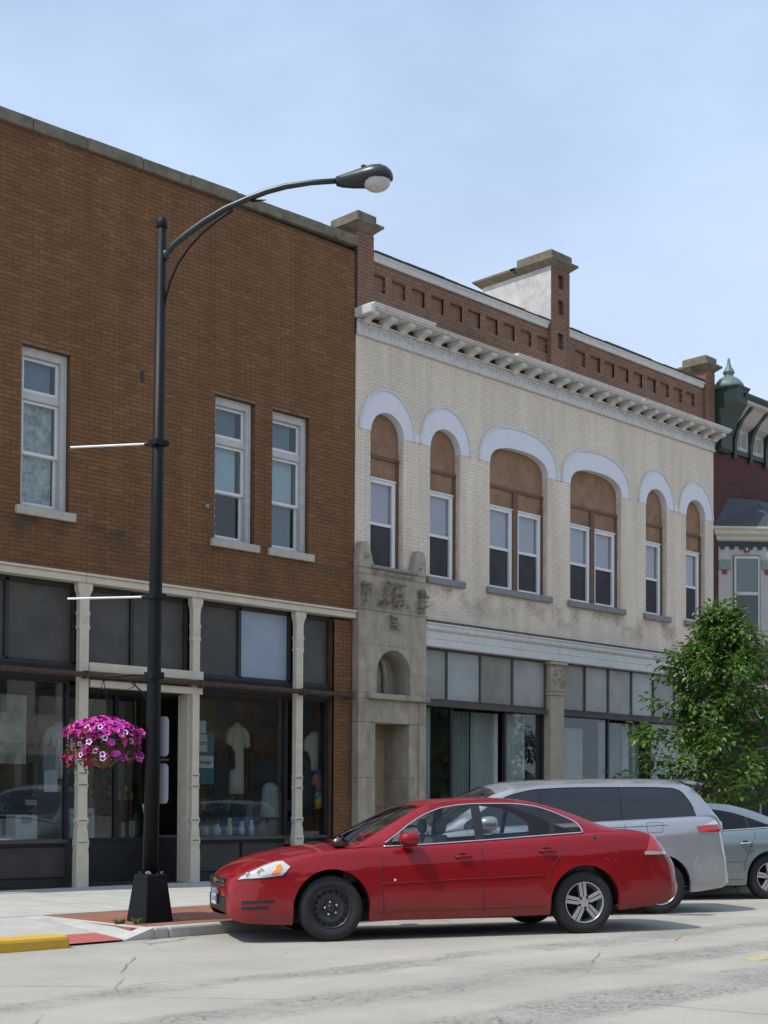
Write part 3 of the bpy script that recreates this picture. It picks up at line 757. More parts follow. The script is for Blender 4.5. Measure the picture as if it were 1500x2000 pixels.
garment('tie_dye_shirt', 'bright orange, green and blue tie-dye shirt in the end window', -.56, .31, 1.30, 2.0, .11, .11, tiedye(), .06)
# trophy
tr = thing('trophy', 'red and gold trophy standing in the entry window', 'trophy', (-3.98, 1.22, .80))
GOLD = mat('gold_plastic', (.62,.50,.22), .3, metal=.6, var=.05); MARB = mat('red_marble', (.20,.03,.03), .4, var=.3, scale=12)
MB().box(-.16,.16,-.06,.06,.0,.02).box(-.11,-.03,-.05,.05,.02,.28).box(.03,.14,-.06,.05,.02,.30).build('base_block', mat('trophy_ivory', (.62,.60,.45), .4, var=.2, scale=15), tr)
MB().lathe([(.05,.30),(.045,.34),(.04,.60),(.05,.62)], (-.09,0,0), 10).lathe([(.05,.30),(.045,.34),(.04,.60),(.05,.62)], (.09,0,0), 10).box(-.16,.16,-.06,.06,.62,.645).box(-.15,.15,-.055,.055,.28,.302).build('column', MARB, tr)
MB().lathe([(.03,.645),(.02,.67),(.012,.72),(.03,.76),(.045,.80),(.05,.86)], (0,0,0), 10).lathe([(.02,.645),(.012,.68),(.02,.72),(.012,.75)], (-.12,0,0), 8).lathe([(.02,.645),(.012,.68),(.02,.72),(.012,.75)], (.12,0,0), 8).build('cup', GOLD, tr)
bx = thing('white_carton', 'white carton with a yellow band in the entry window', 'box', (-4.82, 1.22, .80))
MB().box(-.26,.19,-.10,.10,0,.50).add([(.19,-.10,.50),(.19,.10,.50),(.26,.09,.38),(.26,-.09,.38)],[(0,1,2,3)]).build('carton', mat('white_card', (.78,.82,.86), .8, var=.05), bx)
MB().box(-.262,.13,-.104,-.10,.37,.43).build('yellow_band', mat('yellow_band', (.55,.45,.04), .7), bx)
sg = thing('price_card', 'small pale tapered card with dark marks in the entry window', 'card', (-3.76, .93, 1.05))
MB().prism_y([(-.10,.32),(-.02,.0),(.08,.0),(.10,.33)], 0, .01).build('card', mat('pale_card', (.50,.55,.56), .8, var=.04), sg)
mk = MB()
for k in range(5): mk.lathe([(.022,-.004),(.022,-.008),(.012,-.008),(.012,-.004)], (.045,0,.05+.055*k), 8, 'y')
mk.build('printed_marks', mat('dark_ink', (.03,.05,.06), .8), sg)
# old telephone-like gadget on a white pedestal at the left
pdst = thing('pedestal_gadget', 'dark scale-like gadget standing on a white pedestal in the big display window', 'gadget', (-6.25, .55, .852))
MB().box(-.19,.17,-.14,.14,0,.36).build('pedestal', mat('white_pedestal', (.75,.77,.78), .8, var=.08), pdst, bevel=.01)
MB().lathe([(.06,.36),(.08,.42),(.10,.44),(.22,.52),(.24,.60),(.20,.62)], (0,0,0), 16).box(-.11,.11,-.07,.07,.62,.68).lathe([(.17,.68),(.18,.70),(.14,.72)], (.02,0,0), 16).build('gadget_body', BLACKC, pdst)
MB().box(-.1,.06,-.16,-.141,.24,.33).box(-.09,.10,-.235,-.225,.50,.58).build('gadget_plate', mat('pale_plate', (.35,.38,.38), .6), pdst)
for (xx, z0_, z1_, w, lab) in ((-5.86,1.88,2.22,.13,'faded grey notice hanging in the big display window, upper one'),(-5.83,1.55,1.87,.14,'pale blank sheet hanging below the grey notice')):
    goods(MB().box(xx-w, xx+w*.6, .42, .425, z0_, z1_), 'window_notice', lab, 'notice', mat('notice_'+lab[:5], (.62,.65,.70) if 'pale' in lab else (.30,.31,.32), .9, var=.15))
goods(MB().box(-6.95,-6.35,.30,.305,1.95,2.95), 'faded_poster', 'faded patchy poster hanging high in the big display window', 'poster', mat('faded_poster', (.42,.40,.36), .9, var=.4, scale=4, stain=(.09,.05,.05), stain_scale=3))
# heritage posters
po = thing('teal_poster', 'teal poster with pale word strips behind the cream column', 'poster', (-3.22, .30, 1.7))
po.location = (-3.10, .30, 1.6)
MB().box(-.18,.19,0,.008,.1,.95).build('sheet', mat('teal_card', (.05,.22,.25), .8, var=.1), po)
for (xa, xb, za, zb) in ((-.18,.02,.92,1.12),(-.18,.05,.62,.90),(-.18,.18,.36,.56)):
    MB().box(xa, xb, -.006, -.001, za, zb).build('word_strip', mat('word_strip', (.75,.75,.73), .8, var=.05), po)
text_mesh('Fort', .115, 'lettering', mat('dark_letter', (.035,.03,.03), .8), po, (-.062, -.009, .73), (R(90), 0, 0))
text_mesh('Heritage', .082, 'lettering', mat('blue_letter', (.06,.06,.13), .8), po, (0, -.009, .43), (R(90), 0, 0))
# bric-a-brac on the sill
bric = [(-3.35,.42,.16,.34,(.33,.33,.32),'white spotted vase at the foot of the posters','vase'),(-2.95,.45,.10,.16,(.28,.25,.14),'small straw coloured jar on the display sill','jar'),
        (-2.72,.44,.12,.20,(.30,.30,.33),'small pale figurine among jars on the display sill','figurine'),(-2.48,.42,.09,.30,(.34,.30,.22),'cream figurine with dark hat on the display sill','figurine'),
        (-2.20,.45,.10,.24,(.34,.36,.40),'pale blue jar on the display sill','jar'),(-1.98,.46,.09,.26,(.36,.36,.36),'white jar beside the brown basket','jar'),
        (-1.72,.48,.17,.26,(.12,.05,.03),'round brown basket at the end of the display sill','basket')]
for k, (xx, yy, rr, hh, col, lab, cat) in enumerate(bric):
    r0 = rr*.55
    goods(MB().lathe([(r0*.7,0),(r0,.2*hh),(r0*1.05,.5*hh),(r0*.6,.8*hh),(r0*.75,hh)], (xx,yy,.853), 14), cat, lab, cat, mat('bric%d' % k, tuple(min(.85, c_*2.2) for c_ in col), .5, var=.3, scale=14), smooth=True)
rs = random.Random(5)
def shelf(x0, x1, y, zs_list, lab):
    sh_ = thing('display_shelf', lab, 'shelf', (x0, y, .853))
    wdm = mat('shelf_wood', (.20,.13,.075), .7, var=.25, scale=6)
    MB().box(0,.03,0,.30,0,zs_list[-1]-.853+.35).build('shelf_side', wdm, sh_); MB().box(x1-x0-.03,x1-x0,0,.30,0,zs_list[-1]-.853+.35).build('shelf_side', wdm, sh_)
    for z in zs_list:
        MB().box(.031,x1-x0-.031,0,.30,z-.853,z-.853+.025).build('shelf_board', wdm, sh_)
        xx = .06
        while xx < x1-x0-.16:
            wd_ = rs.uniform(.07,.16); hh = rs.uniform(.10,.27); c_ = rs.choice(((.55,.52,.45),(.30,.10,.07),(.12,.20,.34),(.60,.45,.15),(.16,.26,.15),(.65,.65,.66),(.35,.24,.15)))
            mm = mat('ware_%d' % rs.randint(0, 9), c_, .6, var=.3, scale=10)
            if rs.random() < .5: MB().box(xx, xx+wd_, .03, .03+wd_, z-.853+.026, z-.853+.026+hh).build('ware_box', mm, sh_)
            else:
                q = wd_/2; MB().lathe([(q*.6,0),(q,.25*hh),(q*.9,.6*hh),(q*.4,.8*hh),(q*.5,hh)], (xx+q, .03+q, z-.853+.026), 12).build('ware_pot', mm, sh_, smooth=True)
            xx += wd_+rs.uniform(.01,.06)
shelf(-6.9, -5.76, 1.05, (.86,1.25,1.65), 'wooden shelf of pots and boxes in the big display window')
shelf(-2.45, -1.25, 1.28, (.86,1.25,1.65,2.05), 'wooden shelf of pots and boxes behind the black jacket')
shelf(-1.02, -.42, .85, (.86,1.25), 'low wooden shelf of pots in the narrow end window')
garment('striped_blouse', 'pale striped blouse hanging in the big display window beside the poster', -5.62, .62, 1.75, 2.6, .18, .17, mat('blouse_stripe', (.55,.52,.50), .95, var=.4, scale=8, stretch=(6,6,.4)), .15)
garment('brown_coat', 'brown coat hanging at the left of the big display window', -6.28, .75, 1.5, 2.7, .22, .18, mat('brown_wool', (.16,.10,.06), .95, var=.2), .2)
goods(MB().box(-2.30,-1.70,.62,.90,.853,1.16), 'blue_box', 'dark blue box behind the figurines', 'box', mat('blue_card', (.05,.13,.32), .7, var=.2))
goods(MB().box(-1.22,-.70,1.20,1.45,.853,1.55), 'brown_cabinet', 'dull red brown cabinet behind the blue box', 'cabinet', mat('redbrown_cab', (.22,.08,.06), .7, var=.2))

# ================================================================== CREAM BUILDING
cb = thing('cream_building', 'cream painted brick building with six arched windows and white bracketed cornice', 'building', (0, 0, 0))
CX0, CX1 = -.058, 11.60
OPN = [(.74,.42,.71),(2.29,.42,.71),(4.465,.90,1.225),(7.02,.90,1.215),(9.25,.41,.71),(10.84,.40,.72)]   # centre, inner half, outer half
SPR, ITOP, OTOP, SILLZ = 8.04, 8.435, 8.86, 5.61
holes_c = [(c-i, c+i, SILLZ, ITOP+.01) for c, i, o in OPN]
wl = MB(); wall_with_holes(wl, CX0, CX1, 4.55, 10.0, .0025, .42, [(a-.004, b+.004, c, d) for a, b, c, d in holes_c])
wl.box(CX0, CX0+.25, .42, 9.8, .1, 10.3); wl.box(CX1-.25, CX1, .42, 9.8, .1, 10.3); wl.box(CX0, CX1, 9.8, 10.1, .1, 10.3)
wl.box(CX0+.25, CX1-.25, .42, 9.8, 4.3, 4.5); wl.box(CX0+.25, CX1-.25, .42, 9.8, 10.0, 10.2)
wall_c = wl.build('wall', MORTARC, cb)
def sup(hw, rise, n=28, p=2.0):
    pts = []
    for k in range(n+1):
        t = math.pi*k/n
        cx, sx = math.cos(t), math.sin(t)
        pts.append((-hw*abs(cx)**(2/p)*(1 if cx > 0 else -1), rise*abs(sx)**(2/p)))
    return pts
def outer_hw(hw, z):
    t = (z-SPR)/(OTOP-SPR)
    if t < 0 or t > 1: return None
    p = 2.0 if hw < 1 else 2.5
    return hw*(1-t**p)**(1/p)
def hc(z):
    r = []
    for k, (c, i, o) in enumerate(OPN):
        if SILLZ-.13 < z <= SILLZ: r.append((c-i-.1, c+i+.1))
        elif SILLZ < z <= SPR: r.append((c-i, c+i))
        else:
            h = outer_hw(o, z)
            if h: r.append((c-h, c+h))
    if z < 6.0: r.append((CX0, .0)); r.append((-.1, 1.63))
    return r
brick_field(wall_c, CREAMB, CX0+.03, CX1, 4.80, 9.72, .0, hc, 300, lambda p: 4.9 < p[2] < 9.6)
for idx, (c, hi, ho) in enumerate(OPN):
    p = 2.0 if hi < .5 else 2.5
    inn = [(c+x, SPR+z) for x, z in sup(hi, ITOP-SPR, 32, p)]
    outr = [(c+x, SPR+z) for x, z in sup(ho, OTOP-SPR, 32, p)]
    b = MB(); n = len(inn)
    vs = [(x, -.013, z) for x, z in inn]+[(x, -.013, z) for x, z in outr]+[(x, .16, z) for x, z in inn]+[(x, .05, z) for x, z in outr]
    fs = []
    for k in range(n-1):
        fs += [(k, k+1, n+k+1, n+k), (k, 2*n+k, 2*n+k+1, k+1), (n+k, n+k+1, 3*n+k+1, 3*n+k)]
    fs += [(0, n, 3*n, 2*n), (n-1, 3*n-1, 4*n-1, 2*n-1)]
    b.add(vs, fs)
    arch = b.build('arch_band', BLUEW, cb, fix=False)
    rim = MB()
    ov = [(c+x, SPR+z) for x, z in sup(ho+.012, OTOP-SPR+.012, 32, p)]
    o2 = [(c+x, SPR+z) for x, z in sup(ho-.035, OTOP-SPR-.035, 32, p)]
    rings = []
    for (xo, zo), (xi, zi) in zip(ov, o2):
        rings.append([(xo, .02, zo), (xo, -.032, zo), (xi, -.032, zi), (xi, .02, zi)])
    rim.loft(rings).build('arch_hood', WHITEG, arch)
    # infill: frame, boards, vinyl windows
    y = .125
    w = MB()
    innf = [(c+x, SPR+z) for x, z in sup(hi-.001, ITOP-SPR-.001, 32, p)]
    poly = [(c-hi+.001, 7.67)]+innf+[(c+hi-.001, 7.67)]
    lun = MB().prism_y(poly[::-1], y+.015, y+.05).build('arch_board', BOARD, cb)
    MB().box(c-hi+.001, c+hi-.001, y+.01, y+.05, 7.26, 7.61).build('upper_board', BOARD, cb)
    fr = MB(); fr.box(c-hi+.001, c+hi-.001, y-.02, y+.06, 7.61, 7.67)
    fr.box(c-hi+.001, c-hi+.06, y-.01, y+.075, SILLZ, 7.60); fr.box(c+hi-.075, c+hi-.001, y-.01, y+.075, SILLZ, 7.60)
    if hi > .5: fr.box(c-.07, c+.07, y-.03, y+.075, SILLZ, 7.60)
    win = fr.build('window', BOARDD, cb)
    spans = [(c-hi+.06, c+hi-.075)] if hi < .5 else [(c-hi+.06, c-.07), (c+.07, c+hi-.075)]
    for (p0, p1) in spans:
        v = MB()
        v.box(p0+.002, p0+.07, y, y+.09, SILLZ+.003, 7.25); v.box(p1-.08, p1-.002, y, y+.09, SILLZ+.003, 7.25)
        v.box(p0+.07, p1-.08, y+.001, y+.09, 7.17, 7.249); v.box(p0+.07, p1-.08, y+.001, y+.09, SILLZ+.004, SILLZ+.075)
        v.box(p0+.002, p1-.002, y-.025, y, 7.235, 7.262)
        v.box(p0+.07, p1-.08, y+.025, y+.065, 6.41, 6.465)
        v.build('sash_frame', WHITE, win, bevel=.004)
        MB().box(p0+.068, p1-.078, y+.04, y+.044, 6.46, 7.18).build('pane', GLASSW, win)
        MB().box(p0+.068, p1-.078, y+.06, y+.064, SILLZ+.07, 6.42).build('pane', GLASSW, win)
        MB().add([(p0+.05,y+.085,6.44),(p1-.10,y+.085,6.44),(p1-.10,y+.085,7.2),(p0+.05,y+.085,7.2)],[(0,1,2,3)]).build('window_shade', SHADEL, win)
        MB().box(p0+.069, p1-.079, y+.048, y+.051, SILLZ+.072, 6.409).build('insect_screen', mat('dark_screen', (.048,.046,.050), .9, var=.25, scale=2), win)
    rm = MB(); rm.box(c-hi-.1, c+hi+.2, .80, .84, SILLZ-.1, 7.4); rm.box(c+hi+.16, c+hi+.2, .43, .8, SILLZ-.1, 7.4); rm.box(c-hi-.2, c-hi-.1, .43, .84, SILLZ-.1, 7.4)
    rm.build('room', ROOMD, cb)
    if idx > 0: MB().box(c-hi-.10, c+hi+.10, -.075, .125, 5.485, SILLZ-.002).build('window_sill', SILLG, cb, bevel=.01)
for (xa, xb) in ((1.40,1.63),(5.64,5.86),(9.91,10.16)):
    MB().prism_y([(xa, SPR), (xb, SPR), (lerp(xa,xb,.62), SPR+.16), (lerp(xa,xb,.38), SPR+.16)], -.012, .03).build('arch_spandrel', BLUEW, cb)

# ---- cornice
co = MB(); co.box(CX0, CX1+.02, -.06, .03, 9.69, 9.73); co.box(CX0, CX1+.02, -.035, .029, 9.73, 9.93)
corn = co.build('cornice', WHITEG, cb, bevel=.006)
dr = MB(); k = 0
xx = CX0+.05
while xx < CX1:                                    # drip ornament on the frieze
    h_ = .07+.05*((k*37) % 5)/5
    dr.prism_y([(xx, 9.915), (xx+.018, 9.915-h_*1.3), (xx+.036, 9.915)][::-1], -.052, -.03)
    dr.lathe([(.022,-.052),(.022,-.03)], (xx+.07, 0, 9.88-.02*(k % 3)), 7, 'y')
    xx += .112; k += 1
dr.build('frieze_ornament', WHITEG, corn, stuff=True)
MB().box(CX0, CX1+.03, -.075, .02, 9.93, 9.955).build('bed_mould', WHITEG, corn)
nb = 26
for k in range(nb):
    xb = lerp(.12, CX1-.06, k/(nb-1)); q = random.uniform(-.012, .012)
    pts = [(0.0,9.92),(-.07,9.90+q),(-.11,9.92+q),(-.15,9.96),(-.24,9.985),(-.30,9.995),(-.335,10.02),(-.335,10.075),(0.0,10.075)]
    MB().prism_x(pts, xb-.08+q, xb+.08+q).build('bracket', WHITEG, corn, bevel=.01)
MB().box(CX0+.02, CX1+.08, -.38, .02, 10.076, 10.095).build('soffit', WHITEG, corn)
crown = [(-.38,10.096),(-.41,10.102),(-.425,10.13),(-.445,10.15),(-.445,10.17),(.0,10.185),(.0,10.096)]
for (xa, xb) in ((CX0+.02, 1.55),(3.9, 8.1),(8.14, CX1+.10)):
    MB().prism_x(crown, xa, xb).build('crown_mould', WHITEG, corn)
MB().prism_x([(-.38,10.096),(-.41,10.102),(-.42,10.118),(-.33,10.122),(-.33,10.096)], 1.55, 3.9).build('crown_lip', WHITEG, corn)
MB().prism_x([(-.33,10.123),(-.33,10.165),(.0,10.18),(.0,10.096)], 1.55, 3.9).build('exposed_tin', mat('dark_tin', (.05,.045,.04), .7, var=.3, scale=7), corn)
MB().box(CX0-.05, CX0+.06, -.43, .0, 9.97, 10.14).build('crown_return', WHITEG, corn, bevel=.02)
# ---- parapet with sunk panels
pr = MB(); recs = []
for k in range(10): recs.append((.352+.522*k, .345))
for k in range(9): recs.append((6.32+.522*k, .345))
recs = [(a, a+w) for a, w in recs if not (a < 5.40 < a+w and False)]
RZ0, RZ1 = 10.60, 10.905
holes_p = [(a, b, RZ0, RZ1) for a, b in recs]
wall_with_holes(pr, CX0+.02, CX1, 10.0, 11.12, .041, .13, holes_p)
pr.box(CX0+.02, CX1, .13, .40, 10.0, 11.12)
par = pr.build('parapet', MORTARP, cb)
brick_field(par, PARAP, CX0+.02, CX1, 10.09, 11.12, .035, lambda z: [(a, b) for a, b in recs if RZ0-.01 < z < RZ1], 0, lambda p: True, depth=.04)
for a, b in recs: MB().box(a+.003, b-.003, .095, .1295, RZ0+.003, RZ1-.003).build('sunk_panel', mat('sunk_panel_brick', (.21,.114,.07), .9, var=.2, scale=10), par)  # sunk panels in the parapet's own brick tone
cap = MB(); cap.prism_x([(.40,11.122),(.015,11.122),(.0,11.15),(-.01,11.19),(-.04,11.225),(-.04,11.255),(.40,11.255)], .352, 5.38).prism_x([(.40,11.122),(.015,11.122),(.0,11.15),(-.01,11.19),(-.04,11.225),(-.04,11.255),(.40,11.255)], 6.02, 11.19)
cap.build('parapet_cap', WHITEG, par)
fl = MB(); x = .36
while x < 11.15:
    if not (5.3 < x < 6.05):
        x1 = min(x+random.uniform(.3,.6), 11.19)
        if x < 5.38 < x1: x1 = 5.38
        fl.box(x, x1-.003, -.055-random.uniform(0,.01), .42, 11.256, 11.275+random.uniform(0,.02)); x = x1
    else: x = 6.06
fl.build('roof_flashing', mat('black_flashing', (.03,.03,.028), .8, var=.3), par, stuff=True)
def pier_cap(mb_, x0, x1, y0, y1, z):
    prof = [(0,0),(.02,.02),(.10,.09),(.13,.11),(.13,.15),(.04,.16)]
    rings = [[(x0-e,y0-e,z+h),(x1+e,y0-e,z+h),(x1+e,y1+e,z+h),(x0-e,y1+e,z+h)] for e, h in prof]
    mb_.loft(rings)
    mb_.loft([[(x0+e-.03,y0+e-.03,z+h),(x1-e+.03,y0+e-.03,z+h),(x1-e+.03,y1-e+.03,z+h),(x0+e-.03,y1-e+.03,z+h)] for e, h in ((0,.161),(.0,.32),(.03,.345))])
def pier_shaft(x0, x1, y0, y1, z0, z1, slots=()):
    s = MB(); wall_with_holes(s, x0+.006, x1-.006, z0, z1, y0+.006, y0+.09, [(a+.002, b-.002, c, d) for a, b, c, d in slots]); s.box(x0+.006, x1-.006, y0+.09, y1-.02, z0, z1)
    o = s.build('roof_pier', MORTARP, cb)
    brick_field(o, PARAP, x0, x1, z0, z1-.001, y0, lambda z: [(a, b) for a, b, c, d in slots if c < z < d], 0, lambda p: True, depth=.034)
    sd = MB(); k = 0; z = z0
    while z < z1-.06:                                # bricks along the visible flank
        yy = y0+.036; fst = True
        while yy < y1-.05:
            y2 = min(yy+(.11 if fst and k % 2 else .226), y1-.02); fst = False; sd.box(x0, x0+.02, yy, y2-.011, z, z+.059); yy = y2
        z += .07; k += 1
    sd.build('brickwork', PARAP, o, stuff=True)
    return o
p1 = pier_shaft(-.05, .345, -.03, .62, 10.10, 11.56); c1 = MB(); pier_cap(c1, -.05, .345, -.03, .62, 11.56); c1.build('pier_cap', COPING, cb)
p2 = pier_shaft(5.40, 6.01, -.06, .20, 10.10, 12.40, [(5.62,5.80,12.0,12.28),(5.62,5.80,11.45,11.76),(5.62,5.80,10.72,11.1)])
fw = MB(); fw.box(5.394, 6.0, .05, 1.78, 11.29, 12.40); fw.box(5.394, 5.404, -.05, .05, 11.29, 12.40)
fwo = fw.build('fire_wall', mat('whitewashed_render', (.52,.51,.49), .9, var=.12, scale=3, bump=.4, bscale=20, stain=(.30,.28,.26), stain_scale=2.2, stain_lo=.48, stain_hi=.7), cb)
c2 = MB(); pier_cap(c2, 5.40, 6.01, -.06, .8, 12.40)
prof = [(0,0),(.02,.02),(.10,.09),(.13,.11),(.13,.15)]
c2.loft([[(5.40-e,.8,12.40+h),(6.01+e,.8,12.40+h),(6.01+e,1.85+e,12.40+h),(5.40-e,1.85+e,12.40+h)] for e, h in prof])
for k in range(7): c2.ball((5.62+.06*(k%3), .95+.13*k, 12.56), .20, .13, .07+.035*((k*5)%3), 9, 6)
c2.build('pier_cap', COPING, cb)
p3 = pier_shaft(11.21, 11.60, -.04, .55, 10.10, 11.56); c3 = MB(); pier_cap(c3, 11.21, 11.60, -.04, .55, 11.56); c3.build('pier_cap', COPING, cb)

# ---- shop front cornice
for p, q in ((1.65,5.65),(5.653,9.2),(9.203,CX1)):
    l = MB(); l.box(p, q-.004, -.10, .10, 4.31, 4.45); l.box(p, q-.004, -.085, .10, 4.455, 4.60)
    l.prism_x([(.1,4.602),(-.10,4.602),(-.13,4.63),(-.14,4.66),(-.13,4.69),(-.16,4.72),(-.16,4.745),(.1,4.755)], p, q-.004)
    l.build('shop_cornice', WHITEG, cb, bevel=.006)
MB().box(1.65, CX1, -.15, .1, 4.757, 4.79).build('cornice_drip', mat('drip_brown', (.12,.085,.06), .9, var=.3, scale=10), cb)
# stone pilaster between the shops
pl = MB(); pl.box(5.44, 5.88, -.04, .25, .15, 3.62); pl.box(5.40,5.92,-.07,.25,3.62,3.66); pl.box(5.42,5.90,-.055,.25,3.66,3.70); pl.box(5.40,5.92,-.07,.25,3.70,3.74); pl.box(5.45,5.87,-.04,.25,3.74,4.24); pl.box(5.38,5.94,-.09,.25,4.24,4.30)
pil = pl.build('stone_pilaster', mat('warm_stone', (.40,.34,.26), .9, var=.12, scale=4, bump=.3), cb, bevel=.008)
def leaves(mb_, cx, cy, cz, w, h, n, seed, up=True):
    """carved acanthus-like relief: overlapping curled leaf blades on a face towards -y"""
    rnd = random.Random(seed)
    for k in range(n):
        a = rnd.uniform(-1.3, 1.3)+(0 if up else math.pi); px = cx+rnd.uniform(-.5,.5)*w; pz = cz+rnd.uniform(-.5,.5)*h
        L_ = rnd.uniform(.045,.095); W_ = L_*.36
        dx, dz = math.sin(a), math.cos(a)
        pts = []
        for (u, v, d) in ((0,0,.0),(.4,.8,.035),(.75,.7,.06),(1.0,.0,.085),(.75,-.7,.06),(.4,-.8,.035),(.5,0,.03)):
            pts.append((px+dx*u*L_+dz*v*W_, cy-d-.004, pz+dz*u*L_-dx*v*W_))
        mb_.add(pts, [(0,1,6),(1,2,6),(2,3,6),(3,4,6),(4,5,6),(5,0,6)])
lv = MB(); leaves(lv, 5.66, -.03, 3.98, .36, .40, 30, 5); lv.build('capital_carving', mat('warm_stone', 0), pil, fix=False)
# transom lights
tm = [mat('transom_a', (.27,.28,.25), .3, var=.18, scale=3, stain=(.30,.30,.27), stain_scale=2), mat('transom_b', (.33,.36,.36), .3, var=.1, scale=3), mat('transom_c', (.23,.23,.195), .3, var=.18, scale=3), mat('transom_d', (.31,.305,.285), .3, var=.15, scale=2, stain=(.32,.31,.29), stain_scale=3)]
tr1 = [1.70,2.44,3.40,4.37,5.40]; tr2 = [5.93,6.74,7.57,8.42,9.25,10.1,10.95,11.55]
for row, z1_ in ((tr1, 4.27), (tr2, 4.29)):
    for k, (p, q) in enumerate(zip(row, row[1:])):
        MB().box(p+.022, q-.022, .10, .112, 3.36, z1_).build('transom_light', tm[(k*1+(0 if row is tr1 else 2)) % 4], cb)
    f = MB()
    for xm in row: f.box(xm-.02, xm+.02, .07, .14, 3.33, z1_+.03)
    f.box(row[0], row[-1], .072, .14, z1_, z1_+.06); f.box(row[0], row[-1], .071, .141, 3.30, 3.36); f.box(row[0], row[-1], .0, .2, 3.22, 3.298)
    f.build('transom_frame', mat('brown_grey_frame', (.075,.062,.055), .7, var=.2), cb)
MR = mat('black_mullion', (.018,.02,.021), .5)
for (p, q, y) in ((1.66,2.62,.16),(2.66,4.20,.42),(4.24,5.42,.16),(5.90,7.62,.16),(7.66,9.20,.42),(9.26,11.3,.16)):
    MB().box(p, q, y, y+.006, .75, 3.24).build('display_glass', GLASSS, cb)
    b = MB(); b.box(p, q, y-.02, y+.06, .15, .75); b.build('bulkhead', BULK, cb)
ml = MB()
for xm in (2.64,4.22,7.64,9.23,5.40): MB().box(xm-.028, xm+.028, .13, .20, .15, 3.219).build('mullion', MR, cb)
it = MB(); it.box(1.7, CX1-.3, 3.2, 3.26, .1, 4.3); it.box(1.7,1.74,.3,3.2,.1,4.3); it.box(1.7,CX1-.3,.5,3.2,3.45,3.5); it.box(1.7,CX1-.3,.6,3.2,.1,.14); it.box(5.5,5.7,.3,3.2,.14,3.45)
it.build('shop_interior', mat('grey_room', (.085,.09,.088), .95, var=.2), cb)
def curtain(x0, x1, y, z0, z1, m_, folds=9):
    n = int(folds*6); vs = []
    for k in range(n+1):
        t = k/n; yy = y+.03*math.sin(t*folds*2*math.pi)+.012*math.sin(t*folds*4.7)
        vs += [(lerp(x0,x1,t), yy, z0), (lerp(x0,x1,t), yy, z1)]
    MB().add(vs, [(2*k, 2*k+2, 2*k+3, 2*k+1) for k in range(n)]).build('curtain', m_, cb, smooth=True, fix=False)
curtain(1.72, 2.14, .24, .7, 3.2, CURT, 4); curtain(3.05, 3.60, .56, .7, 3.2, CURTG, 4); curtain(3.60, 4.40, .50, .7, 3.2, CURT, 8); curtain(4.28, 4.92, .24, .7, 3.2, CURT, 5)
curtain(5.95, 6.95, .32, .7, 3.0, CURT, 8); curtain(8.2, 8.64, .55, .7, 3.2, CURTG, 4); curtain(8.66, 9.3, .50, .7, 3.2, CURT, 6); curtain(9.3, 10.6, .24, .7, 3.2, CURT, 10)
MB().box(7.15,7.62,.55,.58,.7,2.0).build('red_notice_board', mat('faded_red_board', (.22,.06,.055), .8), cb)
MB().box(5.0, 5.3, .8, .84, .15, 3.0).build('dark_door', BOARDD, cb)

# ---- stone street-door portal
PX0, PX1, PYF = -.085, 1.635, -.15
po = bpy.data.objects.new('stone_portal', None); COL.objects.link(po); po.parent = cb
def pblock(x0, x1, z0, z1, y0=PYF, y1=.03, nm='stone_block', bev=.006): return MB().box(x0, x1, y0, y1, z0, z1).build(nm, STONE, po, bevel=bev)
zs_ = [.14,.95,1.85,2.83]
for z0_, z1_ in zip(zs_, zs_[1:]):
    pblock(PX0, .14, z0_+.002, z1_-.002); pblock(1.46, PX1, z0_+.002, z1_-.002)
    pblock(.143, .36, z0_+.002, z1_-.002, PYF+.03, .5); pblock(1.22, 1.457, z0_+.002, z1_-.002, PYF+.03, .5)
pblock(PX0, .14, 2.834, 3.24); pblock(1.46, PX1, 2.834, 3.24); pblock(.143, 1.457, 2.834, 3.24, PYF+.02, .45)
pblock(.10, PX1+.03, 3.243, 3.345, PYF-.09, .03, 'portal_ledge', .02); pblock(PX0, .098, 3.243, 3.346)
# niche with half-round head
nz0, nsp = 3.348, 3.72
pblock(PX0, .36, nz0, nsp); pblock(1.22, PX1, nz0, nsp)
ar = [(.79+.43*math.cos(math.pi*k/20), nsp+.42*math.sin(math.pi*k/20)) for k in range(21)]
b = MB(); vs = []; fs = []
top = 4.2
for (x, z) in ar:
    vs += [(x, PYF, z), (x, PYF, top+.0), (x, .30, z)]
for k in range(20): fs += [(3*k, 3*k+1, 3*k+4, 3*k+3), (3*k, 3*k+3, 3*k+5, 3*k+2)]
b.add(vs, fs); b.box(PX0, .36, PYF, .03, nsp+.002, top); b.box(1.22, PX1, PYF, .03, nsp+.002, top)
b.build('niche_arch', STONE, po)
nb_ = MB(); nb_.box(.36, 1.22, .30, .34, nz0, 4.16); nb_.box(.30,.36,.03,.34,nz0,4.16); nb_.box(1.22,1.28,.03,.34,nz0,4.16)
nb_.tube([(.95,.24,nz0),(.95,.24,3.75),(.90,.24,3.95),(.79,.24,4.05),(.68,.24,3.95),(.63,.24,3.75),(.63,.24,nz0)], .045, 8)
nb_.build('niche', STONE, po)
pblock(PX0, PX1, top+.002, 4.83); pblock(PX0+.01, PX1-.01, 4.84, 5.44, PYF+.015)
MB().box(PX0-.01, PX1+.01, PYF-.02, .03, 4.815, 4.845).build('portal_string', STONE, po, bevel=.006)
pblock(PX0+.01, PX1-.01, 5.443, 5.55, PYF+.01); MB().box(.2, 1.36, PYF-.05, .2, 5.553, 5.605).build('portal_sill', SILLG, po, bevel=.006)
dn = MB()
for k in range(26): dn.box(.235+.042*k, .26+.042*k, PYF-.02, PYF+.012, 5.47, 5.545)
dn.build('dentils', STONE, po)
